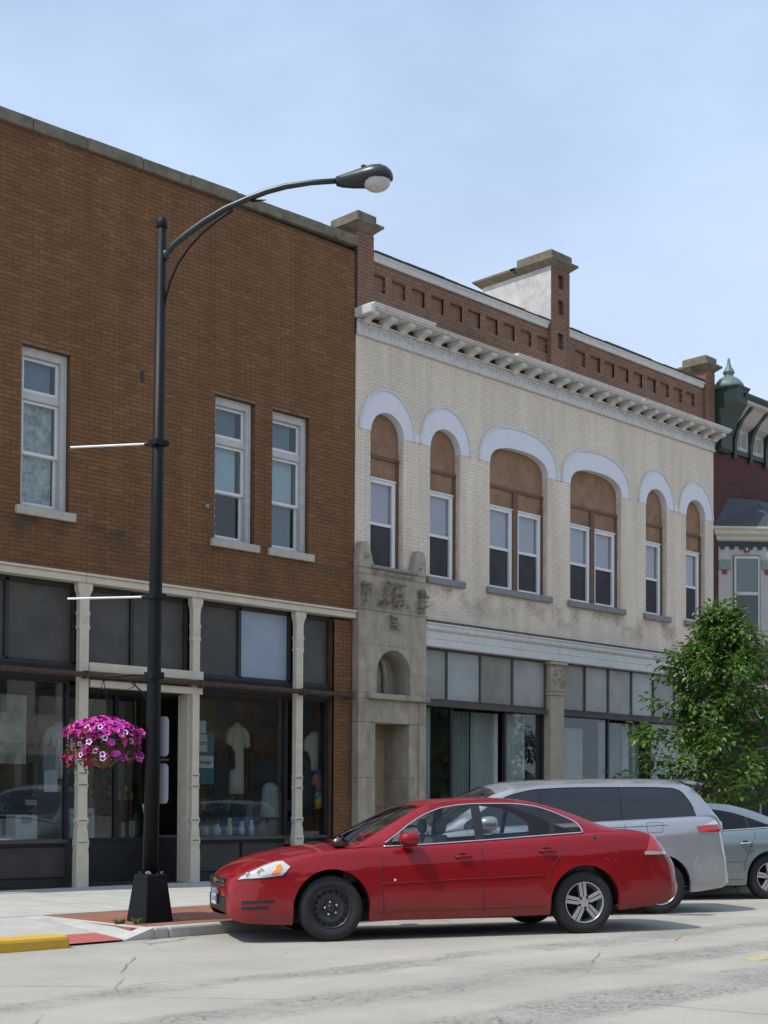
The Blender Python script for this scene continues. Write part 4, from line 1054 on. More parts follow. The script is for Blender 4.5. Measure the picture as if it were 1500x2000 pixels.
for s_ in (-1, 1):
    xc = (PX0+PX1)/2; f = lambda x: xc+s_*(x-xc)
    horn = [(f(PX1-.01), 5.553), (f(PX1-.012), 5.80), (f(PX1-.06), 6.0), (f(1.42), 6.02), (f(1.36), 5.9), (f(1.30), 5.70), (f(1.24), 5.553)]
    MB().prism_y(horn, PYF, .03).build('portal_horn', STONE, po, bevel=.015)
orn = MB()
leaves(orn, .78, PYF+.02, 5.12, .50, .42, 110, 1); leaves(orn, .78, PYF+.005, 4.66, .20, .26, 34, 2, False); leaves(orn, .78, PYF+.02, 4.93, .75, .08, 34, 9)
leaves(orn, .06, PYF+.02, 5.05, .18, .42, 60, 3); leaves(orn, 1.50, PYF+.02, 5.05, .18, .42, 60, 4); leaves(orn, .10, PYF+.045, 5.72, .08, .2, 5, 6); leaves(orn, 1.46, PYF+.045, 5.72, .08, .2, 5, 7)
for k in range(18): orn.ball((.78+random.uniform(-.3,.3), PYF+.01, 5.05+random.uniform(-.16,.2)), .03, .03, .03, 8, 6)
orn.build('carved_relief', STONE, po, fix=False, stuff=True)
dr_ = MB().box(.36, 1.22, .50, .55, .14, 2.83); door = dr_.build('street_door', DOORW, po)
dp = MB()
for (a, b2, c, d) in ((.42,.75,.35,1.2),(.42,.75,1.35,2.6),(.83,1.16,.35,1.2),(.83,1.16,1.35,2.6)): dp.box(a, b2, .475, .505, c, d)
dp.build('door_panel', DOORW, po, bevel=.01)
MB().box(.765,.815,.45,.52,.14,2.8).build('door_stile', mat('tan_door_light', (.42,.33,.21), .6, var=.1), po)

# ================================================================== VICTORIAN RED BUILDING
vb = thing('victorian_building', 'maroon brick Victorian building with green bracketed eaves and a cream bay window', 'building', (0, 0, 0))
VX0, VX1 = 11.62, 19.0
w = MB(); w.box(VX0, VX1, .006, .4, .1, 10.9); w.box(VX0, VX0+.3, .4, 9.5, .1, 10.9); w.box(VX1-.3, VX1, .4, 9.5, .1, 10.9); w.box(VX0, VX1, 9.5, 9.8, .1, 10.9); w.box(VX0+.3,VX1-.3,.4,9.5,10.6,10.8)
wv_ = w.build('wall', mat('maroon_mortar', (.09,.035,.033), .95), vb)
brick_field(wv_, MAROON, VX0, 15.2, 4.6, 9.9, .0, lambda z: [], 0, lambda p: True)
MB().box(VX0, VX1, -.06, .03, 9.80, 9.92).build('eaves_moulding', GREEN, vb, bevel=.01)
MB().box(VX0, VX1, -.03, .03, 9.92, 10.42).build('frieze', CREAMT, vb)
MB().prism_x([(-.03,10.42),(-.20,10.52),(-.48,10.80),(-.58,10.86),(-.58,10.93),(.1,10.93),(.1,10.42)], VX0+.35, VX1).build('cove_soffit', CREAMT, vb)
MB().prism_x([(-.60,10.932),(-.66,11.0),(-.66,11.05),(.3,11.28),(.3,10.932)], VX0+.35, VX1).build('eaves_gutter', GREEN, vb)
for k in range(7):
    xb = 12.45+.72*k
    pts = [(-.02,9.70),(-.08,9.68),(-.10,9.78),(-.10,10.1),(-.16,10.35),(-.32,10.62),(-.52,10.78),(-.55,10.86),(-.40,10.86),(-.28,10.76),(-.10,10.55),(-.02,10.4)]
    MB().prism_x(pts, xb-.06, xb+.06).build('bracket', GREEN, vb, bevel=.008)
    for dx in (.22, .46):
        MB().box(xb+dx-.08, xb+dx+.08, -.045, -.028, 10.02, 10.34).build('frieze_panel', mat('frieze_dark_panel', (.25,.235,.21), .8), vb)  # panels in a darker tone than the cream frieze
# corner pier and finial
cpz = MB()
cpz.loft([[(VX0+.05-e,-.10-f,z),(VX0+.50+e,-.10-f,z),(VX0+.50+e,.3,z),(VX0+.05-e,.3,z)] for z, e, f in ((9.72,0,0),(9.80,.02,.08),(10.1,.0,.10),(10.45,.0,.26),(10.8,.02,.48),(11.1,.03,.52),(11.18,.06,.56))])
cpz.build('corner_block', GREEN, vb, bevel=.01)
MB().lathe([(.36,11.18),(.37,11.22),(.34,11.30),(.24,11.42),(.12,11.50),(.10,11.54),(.14,11.58),(.13,11.62),(.06,11.74),(.035,11.84),(.035,11.90),(.01,11.95)], (VX0+.30,-.22,0), 18).build('finial', mat('weathered_green', (.10,.16,.14), .5, var=.25, scale=8, stain=(.25,.27,.25), stain_scale=5), vb, smooth=True)
MB().box(VX0, VX0+.4, -.05, .35, 9.9, 11.0).build('corner_flank', GREEN, vb)
# canted bay
bp = [(11.80,.02),(12.78,-.86),(14.4,-.86),(15.3,.02)]
def bay_ring(e, z):
    cx, cy = 13.55, .02
    return [(cx+(x-cx)*(1+e), (cy+(y-cy)*(1+e*1.2)) if y < 0 else y, z) for x, y in bp]
by = MB().loft([bay_ring(0, 5.35), bay_ring(0, 7.62)]).build('bay_body', CREAMT, vb)
MB().loft([bay_ring(.05, 5.18), bay_ring(.08, 5.22), bay_ring(.08, 5.30), bay_ring(.02, 5.36)]).build('bay_base', CREAMT, vb)
MB().loft([bay_ring(.02, 7.621), bay_ring(.05, 7.66), bay_ring(.05, 7.72), bay_ring(.10, 7.78), bay_ring(.10, 7.86), bay_ring(.13, 7.90), bay_ring(.13, 7.95)]).build('bay_cornice', mat('bay_cornice_paint', (.50,.46,.36), .6, var=.08), vb)
MB().loft([bay_ring(.015, 7.50), bay_ring(.015, 7.62)]).build('bay_green_band', GREEN, vb)
def cface(t, z, off=0.0):       # point on the left canted face, t 0..1 along it, off outwards
    x = lerp(bp[0][0], bp[1][0], t); y = lerp(bp[0][1], bp[1][1], t)
    d = Vector((bp[1][1]-bp[0][1], -(bp[1][0]-bp[0][0]), 0)).normalized()
    return (x+d.x*off, y+d.y*off, z)
def cbox(t0, t1, z0, z1, o0, o1):
    v = [cface(t0,z0,o1),cface(t1,z0,o1),cface(t1,z0,o0),cface(t0,z0,o0),cface(t0,z1,o1),cface(t1,z1,o1),cface(t1,z1,o0),cface(t0,z1,o0)]
    return MB().add(v, [(0,3,2,1),(4,5,6,7),(0,1,5,4),(1,2,6,5),(2,3,7,6),(3,0,4,7)])
MB().loft([bay_ring(.12, 7.952), [(cx_, cy_, 8.62) for cx_, cy_ in ((12.15,.02),(12.95,-.42),(14.25,-.42),(15.0,.02))], [(cx_, cy_, 8.72) for cx_, cy_ in ((12.25,.02),(12.98,-.36),(14.2,-.36),(14.9,.02))]]).build('bay_roof', SLATE, vb)
bw = cbox(.28, .78, 5.42, 7.30, -.0, .02); bwo = bw.build('bay_window', mat('green_grey_trim', (.13,.16,.14), .6), vb)
cbox(.30,.335,5.45,7.27,.021,.045).build('window_frame', GREYW, bwo); cbox(.73,.76,5.45,7.27,.021,.045).build('window_frame', GREYW, bwo)
cbox(.335,.73,7.20,7.27,.021,.045).build('window_frame', GREYW, bwo); cbox(.335,.73,6.34,6.42,.021,.05).build('window_frame', GREYW, bwo)
cbox(.335,.73,6.42,7.20,.021,.026).build('pane', glass('bay_glass', (.5,.55,.55), 1.5, opaque=.6, film=(.23,.26,.26)), bwo)
cbox(.335,.73,5.45,6.34,.021,.026).build('pane', glass('bay_glass_dark', (.5,.55,.55), 1.5, opaque=.7, film=(.09,.10,.10)), bwo)
cbox(.48,.58,7.36,7.50,.021,.04).build('bay_rosette', REDP, vb); cbox(.51,.55,7.40,7.46,.041,.05).build('rosette_centre', CREAMT, vb)
for (t0, t1) in ((.02,.24),(.81,.98)):
    cbox(t0, t1, 6.95, 7.18, .004, .03).build('carved_panel', mat('grey_green_carving', (.20,.25,.22), .7, var=.35, scale=18, bump=.6), vb)
    cbox(lerp(t0,t1,.3), lerp(t0,t1,.7), 6.84, 6.95, .004, .03).build('panel_pendant', REDP, vb)
for k in range(6):
    t = .05+.17*k
    cbox(t, t+.08, 7.43, 7.50, .02, .045).build('scallop', GREEN, vb)
MB().box(VX0+.1, VX1, -.35, .03, 4.55, 4.98).build('shop_fascia', mat('slate_fascia', (.05,.06,.062), .6, var=.15), vb)
MB().box(VX0+.1, VX1, -.08, .03, 4.98, 5.15).build('fascia_cap', CREAMT, vb)
sgn = MB().box(VX0+.15, VX1, -.20, -.10, 3.35, 4.42).build('shop_sign', mat('red_sign', (.17,.03,.028), .6, var=.1), vb)
scroll = [(13.3+.55*math.cos(t*.33)*(1-.02*t)+.02*t, -.215, 3.88+.42*math.sin(t*.33)) for t in range(3, 17)]
MB().tube(scroll, .045, 6).build('sign_scroll', WHITE, sgn)
MB().tube([(p[0]+.0, p[1]-.004, p[2]) for p in [(13.3+.42*math.cos(t*.33), -.215, 3.88+.30*math.sin(t*.33)) for t in range(4, 16)]], .02, 6).build('sign_scroll', WHITE, sgn)
MB().tube([(12.5,-.215,3.6),(12.62,-.215,3.9),(12.72,-.215,4.1),(12.75,-.215,3.8),(12.85,-.215,3.65)], .03, 6).build('sign_scroll', WHITE, sgn)
vs_ = MB(); vs_.box(VX0+.2, 14.5, -.06, .03, .15, .7); vs_.box(VX0+.2, 14.5, -.02, .03, .7, 3.35)
vs_.build('shop_front', ROOMD, vb)

# ================================================================== STREET LAMP
LX, LY = -7.83, -4.85
LZ = walk_z(LY)
lamp = thing('street_lamp', 'tall black cobra-head street lamp on a tapered square base', 'street lamp', (LX, LY, LZ))
AD = Vector((.559, -.829, 0))                     # arm direction, over the street
LEAN = Vector((.045, -.045, 0))
def pole_at(z): return LEAN*(z/7.8)
bs = MB()
def sq(h, z, o=Vector((0,0,0))): return [(o.x-h,o.y-h,z),(o.x+h,o.y-h,z),(o.x+h,o.y+h,z),(o.x-h,o.y+h,z)]
bs.loft([sq(.185,-.02), sq(.185,.02), sq(.132,.50), sq(.132,.52), sq(.10,.535), sq(.10,.50)])
bs.build('lamp_base', BLACKM, lamp, bevel=.012)
fl = MB(); rnd = random.Random(3)
for k in range(26):
    a = rnd.uniform(0, 6.28); r0 = rnd.uniform(.09,.135); p = Vector((r0*math.cos(a), r0*math.sin(a), .53))
    fl.add([p, p+Vector((rnd.uniform(-.03,.03), rnd.uniform(-.03,.03), rnd.uniform(.01,.035))), p+Vector((rnd.uniform(-.03,.03), rnd.uniform(-.03,.03), rnd.uniform(.0,.03)))], [(0,1,2)])
fl.build('torn_plastic_collar', mat('crumpled_plastic', (.25,.25,.26), .2, var=.3), lamp, fix=False)
MB().tube([Vector((0,0,.5)), pole_at(2)+Vector((0,0,2)), pole_at(4)+Vector((0,0,4)), pole_at(7.86)+Vector((0,0,7.86))], [.088,.082,.073,.054], 20).build('pole', BLACKM, lamp, smooth=True)
MB().lathe([(.058,7.80),(.064,7.82),(.064,7.88),(.048,7.92),(.01,7.93)], tuple(pole_at(7.8)), 16).build('pole_cap', BLACKM, lamp, smooth=True)
def ap(d, z): return AD*(d*1.02)+Vector((0,0,z+.05))+pole_at(7.6)
arm = [(.03,7.42),(.12,7.54),(.28,7.66),(.48,7.79),(.72,7.92),(.97,8.01),(1.2,8.08),(1.41,8.12),(1.7,8.14),(2.02,8.135)]
MB().tube([ap(d, z) for d, z in arm], [.036]*4+[.033]*4+[.03]*2, 12).ball(tuple(ap(.05,7.45)), .05,.05,.06).build('arm', LAMPG, lamp, smooth=True)
MB().tube([ap(d, z) for d, z in [(.03,6.78),(.05,6.95),(.10,7.14),(.19,7.34),(.32,7.52),(.48,7.68),(.66,7.81),(.82,7.90)]], .015, 8).build('arm_brace', BLACKM, lamp, smooth=True)
MB().tube([ap(d, z) for d, z in [(1.02,7.985),(1.12,7.985),(1.2,7.985)]], [.014,.012,.004], 6).build('arm_spur', BLACKM, lamp)
hd = MB(); rings = []
for (d, w, zt, zb) in ((1.98,.05,.045,-.055),(2.04,.07,.06,-.075),(2.16,.105,.085,-.09),(2.28,.14,.115,-.095),(2.38,.165,.135,-.07),(2.47,.165,.135,-.045),(2.54,.135,.105,-.035),(2.585,.085,.06,-.03),(2.60,.03,.02,-.02)):
    c = ap(d, 8.135); sd = Vector((-AD.y, AD.x, 0)); ring = []
    for k in range(16):
        t = 2*math.pi*k/16; cz_ = math.sin(t); ring.append(c+sd*(w*math.cos(t))+Vector((0,0, zt*cz_ if cz_ > 0 else -zb*cz_)))
    rings.append(ring)
hd.loft(rings).build('lamp_head', LAMPG, lamp, smooth=True)
MB().lathe([(.02,.0),(.03,.02),(.03,.04),(.02,.045)], tuple(ap(2.28, 8.24)), 10).build('photocell', LAMPG, lamp)
gb = MB(); rings = []
for k in range(8):
    t = k/7*math.pi/2; rr = math.cos(t)
    c = ap(2.425, 8.095-.115*math.sin(t)); sd = Vector((-AD.y, AD.x, 0))
    rings.append([c+AD*(.155*max(rr,.02)*math.cos(a*.3927))+sd*(.135*max(rr,.02)*math.sin(a*.3927)) for a in range(16)])
gb.loft(rings).build('lamp_lens', mat('frosted_lens', (.50,.48,.46), .25, var=.15, scale=25), lamp, smooth=True)
for z in (5.36, 3.63):                             # banner arms
    st = pole_at(z)+Vector((0,0,z)); e = st-AD*1.05
    MB().tube([st-AD*.14, e+Vector((0,0,.0))], .0125, 8).build('banner_arm', mat('white_fibreglass', (.72,.72,.70), .4), lamp)
    MB().tube([st-AD*.03, st-AD*.16], .022, 8).box(st.x-.085, st.x+.085, st.y-.085, st.y+.085, z-.03, z+.03).build('banner_clamp', BLACKM, lamp)
for (z0_, z1_) in ((1.84, 2.29), (1.31, 1.76)):    # parking plates seen from behind
    pts = []
    for (cx_, cz_, a0) in ((.07,z1_-.05,0),(-.07,z1_-.05,90),(-.07,z0_+.05,180),(.07,z0_+.05,270)):
        for k in range(4): t = R(a0+30*k); pts.append((cx_+.04*math.cos(t), cz_+.05*math.sin(t)))
    sg = MB(); n = len(pts); s_dir = AD; off = Vector((-AD.y, AD.x, 0))*.10+AD*.055
    # plate lies along the arm direction, just behind the pole
    vs = [off+s_dir*px+Vector((0,0,pz))+Vector((-AD.y, AD.x, 0))*th for th in (0,.004) for px, pz in pts]
    sg.add(vs, [tuple(range(n)), tuple(range(2*n-1, n-1, -1))]+[(i, i+n, (i+1)%n+n, (i+1)%n) for i in range(n)])
    sg.build('sign_plate', mat('sign_back_aluminium', (.36,.36,.40), .45, metal=.3, var=.06), lamp)
ss = Vector((-AD.y, AD.x, 0)); MB().tube([Vector((0,0,1.80)), ss*.10+AD*.10+Vector((0,0,1.80))], .018, 6).tube([Vector((0,0,1.80)), ss*.10+AD*.17+Vector((0,0,1.80))], .016, 6).build('sign_strap', RUST, lamp)
br = MB()
b0 = pole_at(2.74)+Vector((0,0,2.74))
br.tube([b0, b0-AD*.25+Vector((0,0,.015)), b0-AD*.58], .012, 8)
br.tube([b0-AD*.06+Vector((0,0,-.30)), b0-AD*.14+Vector((0,0,-.18)), b0-AD*.30+Vector((0,0,-.04)), b0-AD*.44], .009, 8)
br.tube([b0-AD*.58, b0-AD*.62+Vector((0,0,-.02)), b0-AD*.60+Vector((0,0,-.06)), b0-AD*.575+Vector((0,0,-.05))], .008, 6)
br.tube([b0-AD*(.28+.06*math.cos(t*.5))+Vector((0,0,-.075+.06*math.sin(t*.5))) for t in range(11)], .006, 6)
br.box(b0.x-.08, b0.x+.08, b0.y-.08, b0.y+.08, 2.70, 2.78)
br.build('basket_bracket', BLACKM, lamp)

# ================================================================== HANGING BASKET
HB = Vector((LX, LY, LZ))+b0-AD*.60
hbk = thing('hanging_basket', 'hanging basket overflowing with pink, crimson and white-rimmed petunias', 'flower basket', (HB.x, HB.y, 1.78))
hz = HB.z-1.78
lin = MB().lathe([(.02,.0),(.10,.03),(.19,.11),(.25,.22),(.265,.31),(.24,.31),(.05,.30)], (0,0,0), 24).build('coco_liner', mat('coco_fibre', (.14,.085,.04), .95, var=.35, scale=22, bump=1.0, bscale=60), hbk, smooth=True)
wr = MB()
for k in range(8):
    a = math.pi*2*k/8
    wr.tube([(.27*math.cos(a)*q, .27*math.sin(a)*q, z) for q, z in ((1,.31),(.96,.2),(.73,.09),(.4,.025),(.05,-.005))], .005, 5)
wr.tube([(.272*math.cos(t*.2618), .272*math.sin(t*.2618), .31) for t in range(25)], .007, 5)
wr.build('wire_frame', BLACKM, hbk)
ch = MB()
for k in range(3):
    a = R(20+120*k); ch.tube([(.26*math.cos(a), .26*math.sin(a), .31), (0, 0, hz-.05)], .0035, 5)
ch.build('chain', BLACKM, hbk)
rnd = random.Random(11)
def basket_point(top):
    a = rnd.uniform(0, 2*math.pi)
    if top: r0 = .43*math.sqrt(rnd.random()); z = .54-.16*(r0/.43)**2+rnd.uniform(-.03,.04); nrm = Vector((math.cos(a)*r0*1.4, math.sin(a)*r0*1.4, .6))
    else: r0 = rnd.uniform(.32,.44); z = rnd.uniform(.10,.46); nrm = Vector((math.cos(a), math.sin(a), .25))
    return Vector((r0*math.cos(a), r0*math.sin(a), z)), nrm.normalized()
lf = MB()
def leafcard(mb_, p, d, up, L_, W_):
    s_ = d.cross(up)
    if s_.length < 1e-4: s_ = Vector((1,0,0))
    s_.normalize()
    mb_.add([p, p+d*L_*.5+s_*W_-up*.004, p+d*L_-up*L_*.15, p+d*L_*.5-s_*W_-up*.004, p+d*L_*.5+up*.008], [(0,1,4),(1,2,4),(2,3,4),(3,0,4)])
for k in range(900):
    p, n_ = basket_point(rnd.random() < .45); p = p*rnd.uniform(.72,.97)
    d = (n_+Vector((rnd.uniform(-.8,.8), rnd.uniform(-.8,.8), rnd.uniform(-.6,.5)))).normalized()
    leafcard(lf, p, d, Vector((0,0,1)), rnd.uniform(.03,.06), .014)
for k in range(90):                                # trailing tails on two sides
    a = rnd.choice((R(150),R(200),R(20))); p = Vector((.36*math.cos(a)+rnd.uniform(-.06,.06), .36*math.sin(a)+rnd.uniform(-.06,.06), rnd.uniform(-.02,.22)))
    leafcard(lf, p, Vector((rnd.uniform(-1,1), rnd.uniform(-1,1), -.6)).normalized(), Vector((0,0,1)), .04, .012)
lf.build('foliage', mat('petunia_leaf', (.045,.095,.025), .7, var=.4, scale=12), hbk, fix=False, stuff=True)
def flower_mesh(nm, m_out, m_in):
    mb_ = MB(); vs = [(0,0,-.012)]; fs = []; n = 20
    for ring, (rr, z) in enumerate(((.008,-.004),(.020,.006),(.034,.010))):
        for k in range(n):
            a = 2*math.pi*k/n; q = 1+.13*math.cos(5*a)*(ring/2)
            vs.append((rr*q*math.cos(a), rr*q*math.sin(a), z-.004*math.cos(5*a)*(ring/2)))
    for k in range(n): fs.append((0, 1+k, 1+(k+1) % n))
    for ring in range(2):
        for k in range(n): fs.append((1+ring*n+k, 1+(ring+1)*n+k, 1+(ring+1)*n+(k+1) % n, 1+ring*n+(k+1) % n))
    mb_.add(vs, fs); me = mb_.mesh(nm, m_out, fix=False); me.materials.append(m_in)
    for p_ in me.polygons: p_.material_index = 1 if p_.index < n*2 else 0
    return me
PINK = mat('magenta_petal', (.62,.055,.42), .6, var=.12, scale=30); DPINK = mat('deep_magenta_petal', (.42,.02,.26), .6, var=.15)
CRIM = mat('crimson_petal', (.34,.008,.035), .6, var=.2); WRIM = mat('white_rim_petal', (.72,.60,.74), .6, var=.05); PURP = mat('violet_petal', (.16,.04,.32), .6, var=.1)
FM = [flower_mesh('flower', PINK, DPINK), flower_mesh('flower', CRIM, CRIM), flower_mesh('flower', WRIM, PURP), flower_mesh('flower', DPINK, CRIM), flower_mesh('flower', WRIM, DPINK)]
def put_flower(p, n_, me, sc=1.0):
    o = bpy.data.objects.new('flower', me); COL.objects.link(o); o.parent = hbk; o.location = p
    o.rotation_euler = n_.to_track_quat('Z', 'Y').to_euler(); o.scale = (sc,)*3
for k in range(150):
    p, n_ = basket_point(True); put_flower(p+n_*.01, (n_+Vector((rnd.uniform(-.5,.5),rnd.uniform(-.5,.5),0))).normalized(), FM[0] if rnd.random() < .8 else FM[3], rnd.uniform(1.05,1.4))
for k in range(125):
    p, n_ = basket_point(False); q = rnd.random()
    m_ = FM[2] if q < .17 else FM[4] if q < .25 else FM[1] if q < .55 else FM[0] if q < .80 else FM[3]
    put_flower(p+n_*.015, (n_+Vector((rnd.uniform(-.4,.4),rnd.uniform(-.4,.4),rnd.uniform(-.3,.3)))).normalized(), m_, rnd.uniform(.8,1.15))
ms = MB()
for k in range(300):
    p, n_ = basket_point(rnd.random() < .88); p = p+n_*rnd.uniform(-.01,.012); n_ = (n_+Vector((rnd.uniform(-.5,.5),rnd.uniform(-.5,.5),rnd.uniform(-.3,.3)))).normalized()
    q_ = n_.to_track_quat('Z', 'Y'); n5 = 10; sc_ = rnd.uniform(.028,.042)
    vs = [p+q_ @ Vector((0,0,-.010))]+[p+q_ @ Vector((sc_*(1+.16*(j % 2))*math.cos(j*.6283), sc_*(1+.16*(j % 2))*math.sin(j*.6283), .008)) for j in range(n5)]
    ms.add(vs, [(0, 1+j, 1+(j+1) % n5) for j in range(n5)])
ms.build('blossom_mass', mat('magenta_mass', (.50,.035,.33), .6, var=.5, scale=16), hbk, fix=False, stuff=True)
for k in range(22):
    a = rnd.choice((R(150),R(205))); p = Vector((.37*math.cos(a)+rnd.uniform(-.06,.06), .37*math.sin(a)+rnd.uniform(-.06,.06), rnd.uniform(.0,.2)))
    put_flower(p, Vector((rnd.uniform(-1,1), rnd.uniform(-1,.2), rnd.uniform(-.3,.4))).normalized(), FM[1], .9)

# ================================================================== CARS
CHROME = mat('chrome', (.75,.75,.76), .12, metal=1.0, var=.02)
TYRE = mat('tyre_rubber', (.018,.018,.019), .85, var=.2, scale=20, bump=.2)
BLKP = mat('black_trim', (.012,.012,.013), .45, var=.1)
UNDER = mat('underbody', (.008,.008,.008), .95, var=.1)
SILV = mat('alloy_silver', (.52,.52,.53), .28, metal=.75, var=.05)
SEAT = mat('grey_seat_cloth', (.075,.075,.08), .95, var=.1)
LENSC = mat('clear_lamp', (.62,.62,.58), .12, var=.06, coat=1.0, metal=.35)
LENSR = mat('red_lamp', (.42,.010,.012), .15, var=.12, scale=12, coat=1.0)
LENSO = mat('amber_lamp', (.75,.22,.02), .2, var=.05, coat=.8)
CARG = glass('car_glass', (.80,.84,.82), 1.5)
TINT = mat('dark_tinted_glass', (.012,.014,.016), .05, var=.0, spec=.6, coat=.3)
def paint(name, col, metal=.35, rough=.32, coat=1.0, spec=.5):
    mt = mat(name, col, rough, metal=metal, var=.03, scale=2, coat=coat, spec=spec)
    t = mt.node_tree; L = t.links.new; b = t.nodes['Principled BSDF']          # road film low on the flanks
    src = b.inputs['Base Color'].links[0].from_socket
    c = t.nodes.new('ShaderNodeTexCoord'); sp = t.nodes.new('ShaderNodeSeparateXYZ'); L(c.outputs['Object'], sp.inputs[0])
    n = t.nodes.new('ShaderNodeTexNoise'); n.inputs['Scale'].default_value = 6; n.inputs['Detail'].default_value = 6; L(c.outputs['Object'], n.inputs['Vector'])
    r = t.nodes.new('ShaderNodeMapRange'); r.inputs['From Min'].default_value = .62; r.inputs['From Max'].default_value = .18; r.inputs['To Max'].default_value = .32; L(sp.outputs['Z'], r.inputs['Value'])
    m_ = t.nodes.new('ShaderNodeMath'); m_.operation = 'MULTIPLY'; L(r.outputs['Result'], m_.inputs[0]); L(n.outputs['Fac'], m_.inputs[1])
    x_ = t.nodes.new('ShaderNodeMix'); x_.data_type = 'RGBA'; x_.inputs['B'].default_value = (.16,.135,.11,1)
    L(m_.outputs[0], x_.inputs['Factor']); L(src, x_.inputs['A']); L(x_.outputs['Result'], b.inputs['Base Color'])
    cr2 = t.nodes.new('ShaderNodeMath'); cr2.operation = 'MULTIPLY_ADD'; cr2.inputs[1].default_value = 1.2; cr2.inputs[2].default_value = .015
    L(m_.outputs[0], cr2.inputs[0]); L(cr2.outputs[0], b.inputs['Coat Roughness'])
    return mt
def wheel(parent, x, y, r, style, side=-1, w=.21):
    """axle along y, outer face towards side*y"""
    o = bpy.data.objects.new('wheel', None); COL.objects.link(o); o.parent = parent; o.location = (x, y, r)
    s = side; rr = r*.66 if style != 'steel' else r*.615
    prof = [(rr*.96,-w/2*.80),(rr,-w/2*.92),(r*.80,-w/2*1.02),(r*.93,-w/2*.96),(r*.985,-w/2*.78),(r,-w/2*.5),(r,w/2*.5),(r*.985,w/2*.78),(r*.9,w/2),(rr,w/2*.9),(rr*.96,w/2*.5)]
    MB().lathe([(a, b*-s) for a, b in prof], (0,0,0), 44, 'y', cap=False).build('tyre', TYRE, o, smooth=True)
    f = -w/2*.55
    if style == 'steel':
        BS = mat('black_steel_wheel', (.020,.021,.021), .42, var=.2, scale=14)
        rp_ = [(rr*1.0,-w/2*.93),(rr*.99,-w/2*.96),(rr*.93,-w/2*.7),(rr*.88,f+.015),(rr*.70,f-.012),(rr*.62,f-.016),(rr*.55,f+.0),(rr*.46,f-.004),(rr*.40,f+.012),(rr*.2,f+.010),(rr*.19,f-.028),(rr*.17,f-.03),(.005,f-.03)]
        MB().lathe([(a, b*-s) for a, b in rp_], (0,0,0), 40, 'y', cap=False).build('rim', BS, o, smooth=True)
        hl = MB()
        for k in range(16):
            t = 2*math.pi*k/16; hl.lathe([(.016,(f-.008)*-s),(.016,(f-.014)*-s)], (rr*.77*math.cos(t), 0, rr*.77*math.sin(t)), 8, 'y')
        hl.build('vent_hole', UNDER, o)
        ng = MB()
        for k in range(5):
            t = 2*math.pi*k/5+.5; ng.lathe([(.012,(f+.01)*-s),(.012,(f-.02)*-s),(.004,(f-.024)*-s)], (rr*.32*math.cos(t), 0, rr*.32*math.sin(t)), 8, 'y')
        ng.build('wheel_nut', SILV, o, stuff=True)
    else:
        MB().lathe([(a, b*-s) for a, b in [(rr*1.0,-w/2*.95),(rr*.985,-w/2*.99),(rr*.95,-w/2*.93),(rr*.91,-w/2*.5),(rr*.88,w/2*.2),(.01,w/2*.25)]], (0,0,0), 44, 'y', cap=False).build('rim', SILV, o, smooth=True)
        MB().lathe([(a, b*-s) for a, b in [(rr*.86,w/2*.1),(rr*.5,w/2*.05),(.01,w/2*.05)]], (0,0,0), 30, 'y', cap=False).build('brake', UNDER, o)
        sp = MB(); n = 5; ya = (-w/2*.90)*-s; yb = (-w/2*.35)*-s
        for k in range(n):
            t = 2*math.pi*k/n+math.pi/2+.12
            for q in (-1, 1):
                ca, sa = math.cos(t), math.sin(t)
                def P(rad, lat, yy): return (rad*ca-lat*sa, yy, rad*sa+lat*ca)
                l0, l1 = rr*.035, rr*.20
                a0, a1 = (l0*q*.1, l1*q), (l0*q*.3, rr*.26*q)
                sp.add([P(rr*.12,q*.004,ya*.97),P(rr*.94,q*.006,ya),P(rr*.94,q*rr*.20,ya),P(rr*.12,q*rr*.155,ya*.97),
                        P(rr*.12,q*.004,yb),P(rr*.94,q*.006,yb),P(rr*.94,q*rr*.21,yb),P(rr*.12,q*rr*.165,yb)],
                       [(0,1,2,3),(4,7,6,5),(0,4,5,1),(1,5,6,2),(2,6,7,3),(3,7,4,0)])
        sp.lathe([(rr*.27,yb),(rr*.27,ya*.96),(rr*.12,ya*1.02),(.005,ya*1.02)], (0,0,0), 20, 'y')
        sp.build('spoke', SILV, o, bevel=.004)
        ng = MB()
        for k in range(5):
            t = 2*math.pi*k/5+math.pi/2+.12+math.pi/5; ng.lathe([(.016,ya*.9),(.016,ya*1.0),(.01,ya*1.01)], (rr*.27*math.cos(t), 0, rr*.27*math.sin(t)), 8, 'y')
        ng.build('wheel_nut', UNDER, o, stuff=True)
    return o

